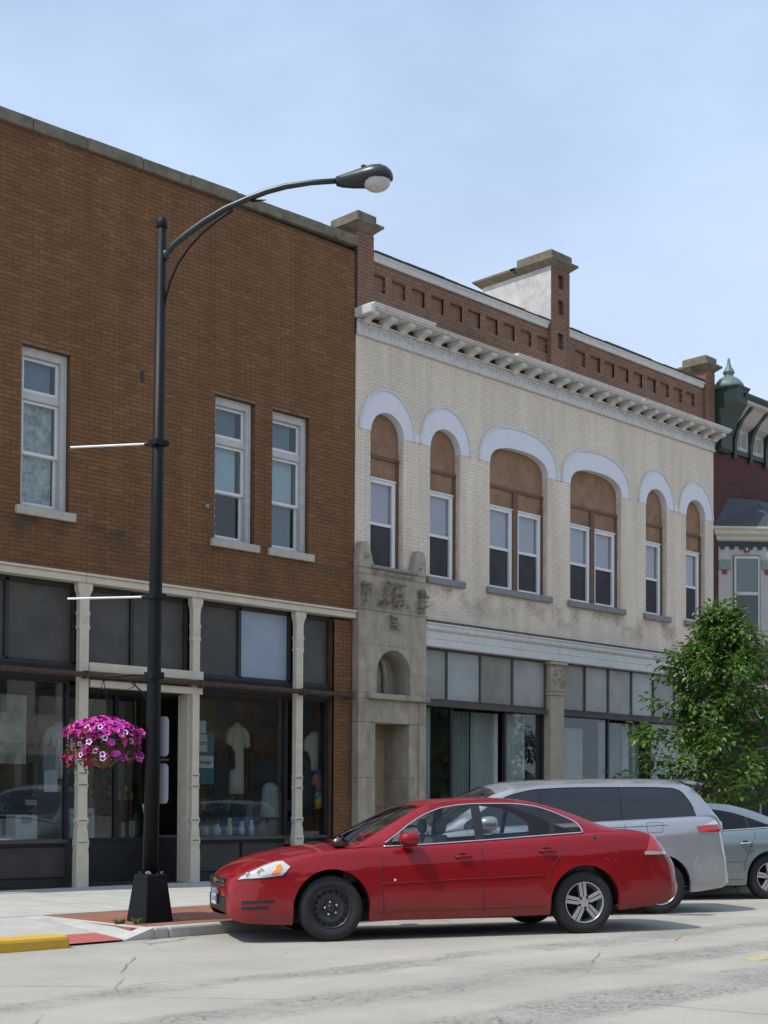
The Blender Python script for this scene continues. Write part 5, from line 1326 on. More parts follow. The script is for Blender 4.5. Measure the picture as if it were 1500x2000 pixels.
def build_car(name, label, P, paint_m, glass_m, detail):
    root = thing(name, label, 'car')
    L_ = P['L']; fw, rw, ra = P['fw'], P['rw'], P['ra']; wr_ = P['wr']
    HW = lambda X: smooth_interp(P['hw'], X)
    ZS = lambda X: smooth_interp(P['zs'], X)
    ZC = lambda X: smooth_interp(P['zc'], X)
    def ZB(X):
        z = interp(P['zb'], X)
        for c in (fw, rw):
            d = abs(X-c)
            if d < ra: z = max(z, wr_+math.sqrt(ra*ra-d*d))
        return z
    TI = [(0,.10),(.03,.062),(.10,.030),(.25,.006),(.4,0)]
    def SY(X, z):
        il = .05*min(max((.40-z)/.2, 0), 1.3)**2
        fl_ = 0.0
        for c in (fw, rw):                           # slight flare round the arches
            d = math.hypot(X-c, z-wr_)
            if ra < d < ra+.10: fl_ = .012*(1-(d-ra)/.10)
            elif d <= ra: fl_ = .012
        cr__ = .010*math.exp(-((z-P['crease'](X))/.05)**2)
        return HW(X)-interp(TI, ZS(X)-z)-il+fl_+cr__
    st = set(round(L_*k/100, 4) for k in range(101))
    st |= {0.008, 0.02, .035, L_-.01, L_-.025}
    for c in (fw, rw):
        for k in range(41): st.add(round(c-ra*math.cos(math.pi*k/40), 4))
        st |= {round(c-ra-.002, 4), round(c+ra+.002, 4)}
    st |= set(P['doors'])
    st = sorted(st)
    st = [a for i, a in enumerate(st) if i == 0 or a-st[i-1] > .0012]
    F = [0,.03,.08,.16,.25,.35,.46,.57,.67,.76,.83,.89,.935,.97,1.0]
    nR = len(F); d0, d1, d2 = P['doors'][:3]; c0, c1 = P['cowl'], P['deck']
    parts = {'body': MB(), 'front_door': MB(), 'rear_door': MB(), 'front_door_far': MB(), 'rear_door_far': MB(), 'hood': MB(), 'trunk_lid': MB()}
    for s in (-1, 1):
        for i in range(len(st)-1):
            X0, X1 = st[i], st[i+1]; xm = (X0+X1)/2
            key = 'body'
            if d0 <= xm < d1: key = 'front_door'
            elif d1 <= xm < d2: key = 'rear_door'
            sf = '' if s < 0 else '_far'
            vs = []
            for X in (X0, X1):
                zb, zs = ZB(X), ZS(X)
                vs.append((X, s*(SY(X, zb)-.05), zb+.004))
                for f in F: z = lerp(zb, zs, f); vs.append((X, s*SY(X, z), z))
            n = nR+1
            lo = [(k, k+1, n+k+1, n+k) if s > 0 else (k, n+k, n+k+1, k+1) for k in range(n-1)]
            # sill below the doors stays with the body
            if key == 'body': parts['body'].add(vs, lo)
            else: parts[key+sf].add(vs, lo[3:]); parts['body'].add(vs, lo[:3])
    NT = 8
    for key, lo_, hi_ in (('hood', 0.0, c0), ('trunk_lid', c1, L_)):
        rows = [X for X in st if lo_-1e-6 <= X <= hi_+1e-6]
        vs = []
        for X in rows:
            y0, zs, zc = SY(X, ZS(X)), ZS(X), max(ZC(X), ZS(X))
            for k in range(-NT, NT+1):
                t = 1-abs(k)/NT; g = 1-(1-t)**2.2
                vs.append((X, (1 if k > 0 else -1)*y0*(1-t), lerp(zs, zc, g)))
        n = 2*NT+1
        parts[key].add(vs, [(j*n+k, (j+1)*n+k, (j+1)*n+k+1, j*n+k+1) for j in range(len(rows)-1) for k in range(n-1)])
    for X, rv in ((0.0, 0), (L_, 1)):                 # nose and tail caps
        zb, zs = ZB(X), ZS(X)
        ring = [(X, -SY(X, lerp(zb, zs, f)), lerp(zb, zs, f)) for f in F]
        zc = max(ZC(X), zs); y0 = SY(X, zs)
        for k in range(-NT+1, NT):
            t = 1-abs(k)/NT; g = 1-(1-t)**2.2
            ring.append((X, (1 if k > 0 else -1)*y0*(1-t), lerp(zs, zc, g)))
        ring += [(X, SY(X, lerp(zb, zs, f)), lerp(zb, zs, f)) for f in F[::-1]]
        parts['body'].add(ring, [tuple(range(len(ring)))])
    def weld(mb_, nm, m_, par=root, smooth=True):
        me = bpy.data.meshes.new(nm); me.from_pydata(mb_.v, [], mb_.f)
        bm = bmesh.new(); bm.from_mesh(me); bmesh.ops.remove_doubles(bm, verts=bm.verts[:], dist=.0004)
        bmesh.ops.dissolve_degenerate(bm, edges=bm.edges[:], dist=.0003)
        bm.normal_update()
        bm.to_mesh(me); bm.free()
        if smooth:
            me.polygons.foreach_set('use_smooth', [True]*len(me.polygons))
            try: me.set_sharp_from_angle(angle=R(50))
            except Exception: pass
        me.materials.append(m_); o = bpy.data.objects.new(nm, me); COL.objects.link(o); o.parent = par; return o
    body = weld(parts['body'], 'body', paint_m)
    doors = [weld(parts[k], 'door', paint_m) for k in ('front_door', 'rear_door', 'front_door_far', 'rear_door_far')]
    weld(parts['hood'], 'hood', paint_m); weld(parts['trunk_lid'], 'trunk_lid', paint_m)
    # ---------------- greenhouse
    ZR = lambda X: max(smooth_interp(P['zr'], X), ZS(X)+.004)
    ZRC = lambda X: max(smooth_interp(P['zrc'], X), ZR(X)+.002)
    HR = lambda X: smooth_interp(P['hr'], X)
    ZT = lambda X: min(max(smooth_interp(P['zt'], X), ZS(X)+.012), ZR(X)-.004)
    g0, g1 = P['g0'], P['g1']
    def GY(X, z):                                     # side glass plane
        zs, zr = ZS(X), ZR(X); t = min(max((z-zs)/max(zr-zs, .02), 0), 1)
        return lerp(SY(X, zs), min(HR(X), SY(X, zs)), t)+.018*math.sin(math.pi*t)
    gs = set(round(lerp(g0, g1, k/90), 4) for k in range(91)) | set(P['pillars']) | {P['ws'][0], P['ws'][1], P['bl'][0], P['bl'][1], P['dlo'][0], P['dlo'][1]}
    gs = sorted(gs); gs = [a for i, a in enumerate(gs) if i == 0 or a-gs[i-1] > .002]
    NC = 5
    def section(X):
        zs, zr, zc, zt = ZS(X), ZR(X), ZRC(X), ZT(X); hr = GY(X, zr)
        zg = min(zs+.014, zt-.001)
        pts = [(GY(X, zs), zs-.002), (GY(X, zg), zg)]
        for k in range(1, 4): z = lerp(zg, zt, k/4); pts.append((GY(X, z), z))
        pts += [(GY(X, zt), zt), (hr, zr)]
        for k in range(NC+1):
            t = .10+.90*k/NC
            pts.append((hr*(1-t), lerp(zr, zc, 1-(1-t)**2.2)))
        return pts
    roof, pil, sg, wsg, blg = MB(), {}, {}, MB(), MB()
    n = len(section(gs[0]))
    for s in (-1, 1):
        for i in range(len(gs)-1):
            X0, X1 = gs[i], gs[i+1]; xm = (X0+X1)/2
            vs = [(X, s*y, z) for X in (X0, X1) for y, z in section(X)]
            for k in range(n-1):
                fc = (k, n+k, n+k+1, k+1) if s < 0 else (k, k+1, n+k+1, n+k)
                if 1 <= k <= 4 and P['dlo'][0] <= xm <= P['dlo'][1]:
                    inp = any(a <= xm <= b for a, b in zip(P['pillars'][::2], P['pillars'][1::2]))
                    if inp: pil.setdefault((s, sum(1 for b in P['pillars'][1::2] if xm > b)), MB()).add([vs[q] for q in fc], [(0,1,2,3)])
                    else:
                        key = (s, sum(1 for b in P['pillars'][1::2] if xm > b)); sg.setdefault(key, MB()).add([vs[q] for q in fc], [(0,1,2,3)])
                elif k >= 7 and P['ws'][0] <= xm <= P['ws'][1]: wsg.add([vs[q] for q in fc], [(0,1,2,3)])
                elif k >= 7 and P['bl'][0] <= xm <= P['bl'][1]: blg.add([vs[q] for q in fc], [(0,1,2,3)])
                else: roof.add([vs[q] for q in fc], [(0,1,2,3)])
    ro = weld(roof, 'roof', paint_m)
    for q in sorted(pil): weld(pil[q], 'door_pillar', BLKP)
    for key, g in sorted(sg.items()):
        o = weld(g, 'side_window', glass_m(key[1]))
    weld(wsg, 'windshield', P.get('wsm', CARG)); weld(blg, 'rear_window', P.get('blm', CARG))
    # ---------------- underside, wells, wheels
    u = MB(); u.box(.55, L_-.85, -HW(2)+.16, HW(2)-.16, .19, .34)
    u.box(.30, fw-ra-.06, -.60, .60, .24, .55); u.box(rw+ra+.03, L_-.55, -.62, .62, ZB(L_-.4)+.06, .70)
    u.build('underbody', UNDER, root)
    for c in (fw, rw):
        for s in (-1, 1):
            l = MB(); rings = []
            for k in range(17):
                t = math.pi*k/16; X, z = c-(ra+.012)*math.cos(t), wr_+(ra+.012)*math.sin(t)
                rings.append([(X, s*(HW(c)-.05), z), (X, s*.52, z)])
            vs = [p for r in rings for p in r]; l.add(vs, [(2*k, 2*k+1, 2*k+3, 2*k+2) for k in range(16)])
            m_ = len(vs); l.add([(c-(ra+.012)*math.cos(math.pi*k/16), s*.52, wr_+(ra+.012)*math.sin(math.pi*k/16)) for k in range(17)]+[(c+ra, s*.52, .2), (c-ra, s*.52, .2)], [tuple(range(19))])
            l.build('wheel_well', UNDER, root, fix=False)
            wheel(root, c, s*(HW(c)-P['tw']/2-.022), wr_, P['wheels'][0 if c == fw else 1], s, P['tw'])
    # ---------------- cabin
    if P.get('cabin', True):
        cab = MB(); cab.box(c0+.05, c1-.1, -.70, .70, .34, .42); cab.box(c0-.15, c0+.28, -.74, .74, .60, ZS(c0)-.03); cab.box(c1-.25, c1+.1, -.70, .70, .42, ZS(c1)-.06)
        cab.build('cabin_tub', BLKP, root)
        liner = MB()
        for s in (-1, 1): liner.box(c0+.2, c1-.2, s*(HW(2)-.16)-.01, s*(HW(2)-.16)+.01, .42, ZS(2)-.02)
        liner.build('door_card', SEAT, root)
        for (sx, w_, ys_) in P['seats']:
            for y in ys_:
                b = MB()
                b.loft([[(sx-.02+q*.18-.07, y-w_*k_, z), (sx-.02+q*.18+.07, y-w_*k_, z), (sx-.02+q*.18+.07, y+w_*k_, z), (sx-.02+q*.18-.07, y+w_*k_, z)] for z, q, k_ in ((.45,0,.9),(.7,.4,1),(.98,.9,.95),(1.08,1.1,.8))])
                b.box(sx-.50, sx+.02, y-w_, y+w_, .42, .58)
                so = b.build('seat', SEAT, root, bevel=.03)
                if w_ < .4:
                    MB().ball((sx+.22, y, 1.17), .05, .125, .09).tube([(sx+.2,y-.04,1.05),(sx+.215,y-.04,1.12)],.008).build('headrest', SEAT, root, smooth=True)
    info = dict(SY=SY, GY=GY, ZS=ZS, ZT=ZT, ZR=ZR, ZB=ZB, ZC=ZC, HW=HW, body=body, doors=doors)
    detail(root, P, info, paint_m)
    return root
def patch(root, info, poly, m_, nm, off=.006, n=10, par=None, s=-1):
    """lamp lens or panel lying on the flank: polygon in (X,z), filled and pushed out by off"""
    bm = bmesh.new()
    vs = [bm.verts.new((x, 0, z)) for x, z in poly]; bm.faces.new(vs)
    bmesh.ops.triangulate(bm, faces=bm.faces[:])
    for _ in range(3): bmesh.ops.subdivide_edges(bm, edges=bm.edges[:], cuts=1, use_grid_fill=True)
    for v in bm.verts: v.co.y = s*(info['SY'](v.co.x, min(v.co.z, info['ZS'](v.co.x)))+off-(.0 if v.co.z <= info['ZS'](v.co.x) else (v.co.z-info['ZS'](v.co.x))*1.2))
    edge = [e for e in bm.edges if e.is_boundary]
    r = bmesh.ops.extrude_edge_only(bm, edges=edge)
    for g in r['geom']:
        if isinstance(g, bmesh.types.BMVert): g.co.y -= s*(off+.012)
    bmesh.ops.recalc_face_normals(bm, faces=bm.faces[:])
    me = bpy.data.meshes.new(nm); bm.to_mesh(me); bm.free()
    me.polygons.foreach_set('use_smooth', [True]*len(me.polygons))
    try: me.set_sharp_from_angle(angle=R(40))
    except Exception: pass
    me.materials.append(m_); o = bpy.data.objects.new(nm, me); COL.objects.link(o); o.parent = par or root
    return o
def seam(root, info, pts, r=.0035, m_=None, nm='panel_seam', s=-1, glassy=False, off=.0):
    f = info['GY'] if glassy else info['SY']
    path = []
    for (a, b), (c, d) in zip(pts, pts[1:]):
        k = max(2, int(math.hypot(c-a, d-b)/.03))
        path += [(lerp(a,c,t/k), s*(f(lerp(a,c,t/k), lerp(b,d,t/k))+off), lerp(b,d,t/k)) for t in range(k)]
    a, b = pts[-1]; path.append((a, s*(f(a,b)+off), b))
    return MB().tube(path, r, 6).build(nm, m_ or BLKP, root, smooth=True)
def mirror_part(root, info, X, z, pm, s=-1, sc=1.0):
    y = s*(info['SY'](X, z-.05)+.02)
    mb_ = MB(); rings = []
    for (dx, hh, ww) in ((-.10,.012,.02),(-.085,.05,.06),(-.03,.072,.09),(.04,.078,.095),(.085,.07,.09),(.10,.055,.075)):
        rings.append([(X+dx*sc, y+s*.11*sc+ww*sc*math.cos(t*.4488), z+.02+hh*sc*math.sin(t*.4488)) for t in range(14)])
    o = mb_.loft(rings).build('mirror', pm, root, smooth=True)
    MB().box(X-.05, X+.04, min(y, y+s*.09), max(y, y+s*.09), z-.055, z-.015).build('mirror_stalk', BLKP, o)
    return o
def handle(root, info, X, z, m_, par, s=-1):
    y = s*info['SY'](X, z)
    MB().ball((X, y, z+.006), .055, .006, .032, 12, 8).build('handle_recess', UNDER, par, smooth=True)
    MB().tube([(X-.085,y+s*.004,z-.006),(X-.06,y+s*.026,z-.004),(X,y+s*.03,z),(X+.07,y+s*.026,z+.002),(X+.095,y+s*.004,z+.002)], [.011,.014,.014,.014,.010], 8).build('handle', m_, par, smooth=True)

# ---- the red sedan
SED = dict(L=5.09, fw=1.05, rw=3.857, ra=.405, wr=.338, tw=.215, doors=[1.60,2.69,3.44], cowl=1.36, deck=4.22,
  hw=[(0,.58),(.02,.66),(.06,.73),(.12,.785),(.22,.835),(.38,.872),(.6,.897),(1.0,.915),(1.6,.925),(3.2,.925),(4.0,.918),(4.4,.90),(4.7,.865),(4.88,.82),(4.98,.765),(5.05,.69),(5.09,.60)],
  zs=[(0,.60),(.03,.635),(.10,.685),(.22,.745),(.4,.81),(.7,.88),(1.0,.925),(1.4,.955),(1.8,.965),(2.6,1.005),(3.4,1.055),(3.9,1.085),(4.3,1.10),(4.58,1.095),(4.72,1.06),(4.82,.97),(4.92,.86),(5.0,.80),(5.06,.74),(5.09,.66)],
  zc=[(0,.665),(.03,.70),(.10,.755),(.22,.82),(.4,.885),(.7,.95),(1.0,.99),(1.4,1.02),(3.9,1.10),(4.2,1.115),(4.55,1.125),(4.74,1.12),(4.80,1.07),(4.86,.99),(4.95,.90),(5.03,.82),(5.09,.74)],
  zb=[(0,.30),(.05,.235),(.15,.20),(.4,.185),(.65,.175),(1.5,.195),(3.4,.215),(4.3,.25),(4.7,.29),(4.95,.35),(5.09,.44)],
  crease=lambda X: .70+.04*X,
  zr=[(1.25,.965),(1.42,1.01),(1.6,1.105),(1.8,1.215),(2.0,1.325),(2.2,1.405),(2.5,1.45),(2.9,1.462),(3.25,1.445),(3.55,1.385),(3.85,1.285),(4.1,1.185),(4.3,1.125),(4.4,1.105)],
  zrc=[(1.15,1.005),(1.3,1.05),(1.5,1.15),(1.8,1.305),(2.05,1.415),(2.3,1.47),(2.8,1.495),(3.2,1.48),(3.5,1.43),(3.8,1.325),(4.1,1.205),(4.3,1.135),(4.4,1.115)],
  zt=[(1.60,.975),(1.75,1.07),(1.93,1.195),(2.12,1.30),(2.35,1.375),(2.69,1.41),(3.05,1.412),(3.35,1.385),(3.55,1.33),(3.72,1.255),(3.83,1.19),(3.88,1.10)],
  hr=[(1.25,.80),(1.7,.72),(2.1,.635),(2.5,.605),(3.2,.605),(3.6,.63),(4.0,.69),(4.4,.76)],
  g0=1.22, g1=4.38, ws=(1.26,2.08), bl=(3.44,4.26), dlo=(1.64,3.87), pillars=[2.64,2.745,3.50,3.555],
  wheels=('steel','alloy'), seats=[(2.18,.25,(-.36,.36)),(3.15,.58,(0,))])
RED = paint('red_car_paint', (.235,.002,.006), metal=.05, rough=.40, coat=.6, spec=.2)
def red_detail(root, P, I, pm):
    hl = patch(root, I, [(.10,.645),(.16,.655),(.34,.665),(.54,.69),(.62,.775),(.55,.835),(.48,.83),(.36,.79),(.22,.725),(.13,.675)], LENSC, 'headlight', .010)
    patch(root, I, [(.42,.70),(.49,.705),(.545,.76),(.53,.80),(.49,.795),(.46,.745)], LENSO, 'indicator', .016, par=hl)
    for (X, z, r) in ((.20,.695,.028),(.32,.725,.040)):
        y = -(I['SY'](X, z)+.014); MB().lathe([(r,.004),(r,-.006),(r*.75,-.008),(r*.6,.003),(.005,.003)], (X, y, z), 16, 'y').build('projector', CHROME, hl, smooth=True)
    patch(root, I, [(.10,.645),(.16,.655),(.34,.665),(.54,.69),(.62,.775),(.55,.835),(.36,.79),(.22,.725)], LENSC, 'headlight', .010, s=1)
    # grille, badge, lower intake, plate
    MB().box(-.012,.03,-.50,.50,.585,.655).build('grille', BLKP, root, bevel=.01)
    MB().box(-.022,-.012,-.50,.50,.612,.628).box(-.018,-.010,-.52,.52,.575,.588).build('grille_bar', CHROME, root)
    MB().prism_x([(-.085,-.012+.62),(-.03,-.012+.62),(-.03,-.025+.62),(.03,-.025+.62),(.03,-.012+.62),(.085,-.012+.62),(.085,.016+.62),(.03,.016+.62),(.03,.03+.62),(-.03,.03+.62),(-.03,.016+.62),(-.085,.016+.62)], -.034, -.022).build('badge', mat('gold_badge', (.55,.42,.14), .3, metal=.8), root)
    MB().box(-.010,.04,-.56,.56,.30,.47).build('lower_intake', BLKP, root, bevel=.02)
    pt = MB().box(-.040,-.034,-.155,.155,.375,.53).build('number_plate', mat('plate_white', (.62,.65,.68), .5, var=.05), root)
    MB().box(-.0425,-.0405,-.145,.145,.475,.522).build('plate_band', mat('plate_blue', (.10,.28,.58), .5, var=.1), pt)
    ink = MB()
    for k in range(7):
        if k != 3: ink.box(-.0425,-.0405,-.125+.037*k,-.10+.037*k,.40,.455)
    ink.build('plate_characters', mat('plate_ink', (.20,.22,.30), .6), pt)
    MB().box(-.0445,-.030,-.163,.163,.365,.374).box(-.0445,-.030,-.163,.163,.531,.54).box(-.0445,-.03,-.163,-.156,.374,.531).box(-.0445,-.03,.156,.163,.374,.531).build('plate_frame', CHROME, pt)
    # slots in the bumper corner
    for z, e in ((.335,.40),(.395,.46)):
        patch(root, I, [(.13,z),(e-.02,z+.012),(e,z+.042),(.13,z+.036)], BLKP, 'bumper_slot', .003)
    seam(root, I, [(.10,.632),(.35,.652),(.55,.675),(.66,.68)])
    seam(root, I, [(.655,.68),(.655,.56)])
    # door shut lines, sill line, rub strip
    seam(root, I, [(1.60,.945),(1.585,.80),(1.59,.55),(1.60,.26)]); seam(root, I, [(2.69,1.0),(2.69,.60),(2.69,.26)])
    seam(root, I, [(3.60,1.06),(3.60,.95),(3.57,.85),(3.48,.74),(3.43,.60),(3.41,.45)], m_=BLKP)
    seam(root, I, [(1.52,.285),(2.5,.295),(3.40,.305)], r=.003)
    seam(root, I, [(1.58,.585),(2.3,.61),(2.68,.622)], r=.006, m_=pm, nm='rub_strip', off=.003); seam(root, I, [(2.70,.622),(3.38,.645)], r=.006, m_=pm, nm='rub_strip', off=.003)
    # chrome round the side windows
    up = [(1.645+.03*k, I['ZT'](1.645+.03*k)+.004) for k in range(75)]
    up = [p for p in up if p[0] <= 3.875]+[(3.875, I['ZS'](3.875)+.012)]
    for s in (-1, 1):
        seam(root, I, up, r=.0075, m_=CHROME, nm='window_trim', s=s, glassy=True, off=.004)
        seam(root, I, [(1.62,I['ZS'](1.62)+.010)]+[(1.7+.1*k, I['ZS'](1.7+.1*k)+.010) for k in range(22)]+[(3.875,I['ZS'](3.875)+.012)], r=.0085, m_=CHROME, nm='window_trim', s=s, glassy=True, off=.004)
    mirror_part(root, I, 1.86, 1.03, pm); mirror_part(root, I, 1.86, 1.03, pm, 1)
    handle(root, I, 2.47, .855, pm, I['doors'][0]); handle(root, I, 3.42, .905, pm, I['doors'][1])
    # flank badge
    bx_, bz_ = 4.00, 1.035; y = -(I['SY'](bx_, bz_)+.004)
    MB().lathe([(.030,.002),(.034,-.002),(.034,-.005),(.026,-.005),(.025,.001),(.002,.001)], (0,0,0), 20, 'y').build('flank_badge', CHROME, root).location = (bx_, y, bz_)
    bd = [o for o in root.children if o.name.startswith('flank_badge')][-1]; bd.scale = (1.25, 1, .85)
    MB().prism_y([(-.022,-.010),(.0,-.004),(.022,-.008),(.014,.004),(.002,.006),(-.010,.014),(-.008,.004)], -.0065, -.004).build('badge_figure', mat('badge_dark', (.03,.03,.03), .4), bd)
    MB().lathe([(.012,0),(.014,-.008),(.004,-.014)], (1.72, -(I['SY'](1.68,.62)), .62), 10, 'y').build('side_stud', CHROME, root)
    # tail lamp wrapped on the corner
    tl = patch(root, I, [(4.60,.885),(4.87,.885),(4.815,.975),(4.74,1.06),(4.69,1.085),(4.645,.99)], LENSR, 'tail_light', .008)
    patch(root, I, [(4.58,.845),(4.88,.845),(4.86,.882),(4.58,.882)], LENSC, 'reverse_light', .008, par=tl)
    patch(root, I, [(4.56,.885),(4.86,.885),(4.80,.965),(4.70,1.065),(4.645,1.085),(4.60,.99)], LENSR, 'tail_light', .008, s=1)
    seam(root, I, [(4.50,.80),(4.7,.80),(4.95,.80)], r=.003)
    # wipers, washer, steering wheel, far-side items
    wp = MB(); wp.tube([(1.20,-.62,1.015),(1.32,-.25,1.075),(1.36,.15,1.09)], .010, 6); wp.box(1.13,1.27,-.75,.75,.975,1.005); wp.build('wiper_cowl', BLKP, root)
    MB().ball((1.18,-.52,1.03),.018,.018,.02).build('washer_nozzle', WHITE, root)
    MB().tube([(1.86+.08*math.sin(t*.5236), -.36+.18*math.cos(t*.5236), .98+.17*math.sin(t*.5236)) for t in range(13)], .014, 8).build('steering_wheel', BLKP, root, smooth=True)
def place_car(root, rear_contact, heading_deg, P, rear_side=-1):
    """stand the car on the road with its near rear wheel at the given point"""
    th = R(heading_deg); c, s = math.cos(th), math.sin(th)
    def wpos(X, Y): return (c*X-s*Y, s*X+c*Y)
    ly = -(smooth_interp(P['hw'], P['rw'])-.03)
    ox, oy = wpos(P['rw'], ly)
    bx_, by_ = rear_contact[0]-ox, rear_contact[1]-oy
    def gz(X, Y): q = wpos(X, Y); return road_z(by_+q[1])
    zr_, zf = gz(P['rw'], ly), gz(P['fw'], ly); zo = gz(P['rw'], -ly); zfo = gz(P['fw'], -ly)
    sx = ((zr_-zf)+(zo-zfo))/2/(P['rw']-P['fw']); sy = ((zo-zr_)+(zfo-zf))/2/(-2*ly)
    z0 = (zr_+zf+zo+zfo)/4-sx*(P['rw']+P['fw'])/2
    ex = Vector((c, s, sx)).normalized(); ey = Vector((-s, c, sy)); ez = ex.cross(ey).normalized(); ey = ez.cross(ex)
    m_ = Matrix((ex, ey, ez)).transposed().to_4x4(); m_.translation = Vector((bx_, by_, z0+.001))
    root.matrix_world = m_
red = build_car('red_sedan', 'red four-door sedan with black steel front wheel and chrome window trim', SED, RED, lambda k: CARG, red_detail)
place_car(red, (-4.78, -8.57), -30.0, SED)

# ---- the far grey-green sedan: same class of body, plainer trim
SD2 = dict(SED); SD2['wheels'] = ('alloy','alloy'); SD2['dlo'] = (1.64, 4.02)
SD2['zt'] = [(1.60,.975),(1.75,1.07),(1.93,1.195),(2.12,1.30),(2.35,1.36),(2.69,1.385),(3.0,1.37),(3.3,1.325),(3.6,1.235),(3.85,1.145),(4.02,1.095)]
GRN = paint('grey_green_car_paint', (.20,.245,.245), metal=.55, rough=.34)
def green_detail(root, P, I, pm):
    seam(root, I, [(1.62,I['ZS'](1.62)+.010)]+[(1.7+.1*k, I['ZS'](1.7+.1*k)+.010) for k in range(23)]+[(4.02,I['ZS'](4.02)+.012)], r=.010, m_=CHROME, nm='window_trim', glassy=True, off=.004)
    handle(root, I, 2.47, .84, CHROME, I['doors'][0]); handle(root, I, 3.43, .86, CHROME, I['doors'][1])
    seam(root, I, [(2.69,1.0),(2.69,.60),(2.69,.26)]); seam(root, I, [(3.62,1.06),(3.60,.95),(3.50,.76),(3.43,.60),(3.41,.45)]); seam(root, I, [(1.60,.945),(1.59,.55),(1.60,.26)])
    seam(root, I, [(1.58,.56),(3.36,.60)], r=.007, m_=pm, nm='rub_strip', off=.003); seam(root, I, [(1.52,.285),(3.40,.305)], r=.003)
    patch(root, I, [(.10,.645),(.34,.665),(.54,.69),(.62,.775),(.55,.835),(.36,.79),(.22,.725)], LENSC, 'headlight', .010)
    patch(root, I, [(4.56,.83),(4.88,.83),(4.80,.965),(4.70,1.065),(4.60,.99)], LENSR, 'tail_light', .008)
    mirror_part(root, I, 1.86, 1.03, pm)
TINT2 = glass('grey_tint_glass', (.22,.25,.25), 1.5)
gcar = build_car('grey_green_sedan', 'grey-green sedan parked beyond the silver minivan', SD2, GRN, lambda k: TINT2, green_detail)
place_car(gcar, (2.31, -6.76), -33.0, SD2)

# ---- the silver minivan
VAN = dict(L=5.09, fw=.95, rw=3.98, ra=.42, wr=.355, tw=.225, doors=[1.40,2.42,3.50], cowl=1.0, deck=4.93, cabin=False,
  hw=[(0,.58),(.03,.70),(.10,.79),(.25,.87),(.5,.93),(.9,.965),(1.5,.985),(3.5,.99),(4.2,.98),(4.55,.955),(4.78,.915),(4.92,.86),(5.0,.79),(5.06,.70),(5.09,.60)],
  zs=[(0,.62),(.05,.70),(.2,.80),(.5,.93),(.9,1.03),(1.3,1.09),(2.0,1.14),(3.0,1.185),(4.0,1.235),(4.5,1.26),(4.72,1.265),(4.84,1.22),(4.92,1.0),(4.98,.80),(5.03,.72),(5.09,.66)],
  zc=[(0,.72),(.05,.80),(.2,.92),(.5,1.02),(1.0,1.14),(4.9,1.2),(4.94,1.0),(5.0,.84),(5.05,.76),(5.09,.72)],
  zb=[(0,.30),(.2,.22),(.6,.20),(1.5,.22),(3.4,.24),(4.5,.29),(4.9,.34),(5.09,.45)],
  crease=lambda X: .62+.10*X,
  zr=[(.95,1.045),(1.2,1.16),(1.5,1.36),(1.8,1.53),(2.1,1.625),(2.5,1.675),(3.2,1.70),(4.0,1.70),(4.35,1.69),(4.5,1.655),(4.62,1.56),(4.74,1.42),(4.83,1.30),(4.93,1.19)],
  zrc=[(.85,1.13),(1.1,1.25),(1.5,1.50),(1.85,1.67),(2.1,1.73),(2.6,1.765),(3.4,1.785),(4.1,1.785),(4.52,1.775),(4.60,1.74),(4.66,1.62),(4.76,1.45),(4.86,1.28),(4.95,1.16)],
  zt=[(1.30,1.13),(1.55,1.29),(1.8,1.45),(2.05,1.555),(2.4,1.62),(3.0,1.645),(3.9,1.65),(4.22,1.64),(4.34,1.605),(4.43,1.50),(4.50,1.37),(4.53,1.30)],
  hr=[(.95,.86),(1.5,.80),(2.0,.74),(2.6,.73),(4.2,.72),(4.6,.73),(4.93,.82)],
  g0=.92, g1=4.95, ws=(1.0,1.84), bl=(4.61,4.84), dlo=(1.36,4.53), pillars=[2.38,2.415,3.475,3.50],
  wheels=('alloy','alloy'), seats=[], wsm=TINT, blm=TINT)
SIL = paint('silver_car_paint', (.38,.39,.41), metal=.6, rough=.34)
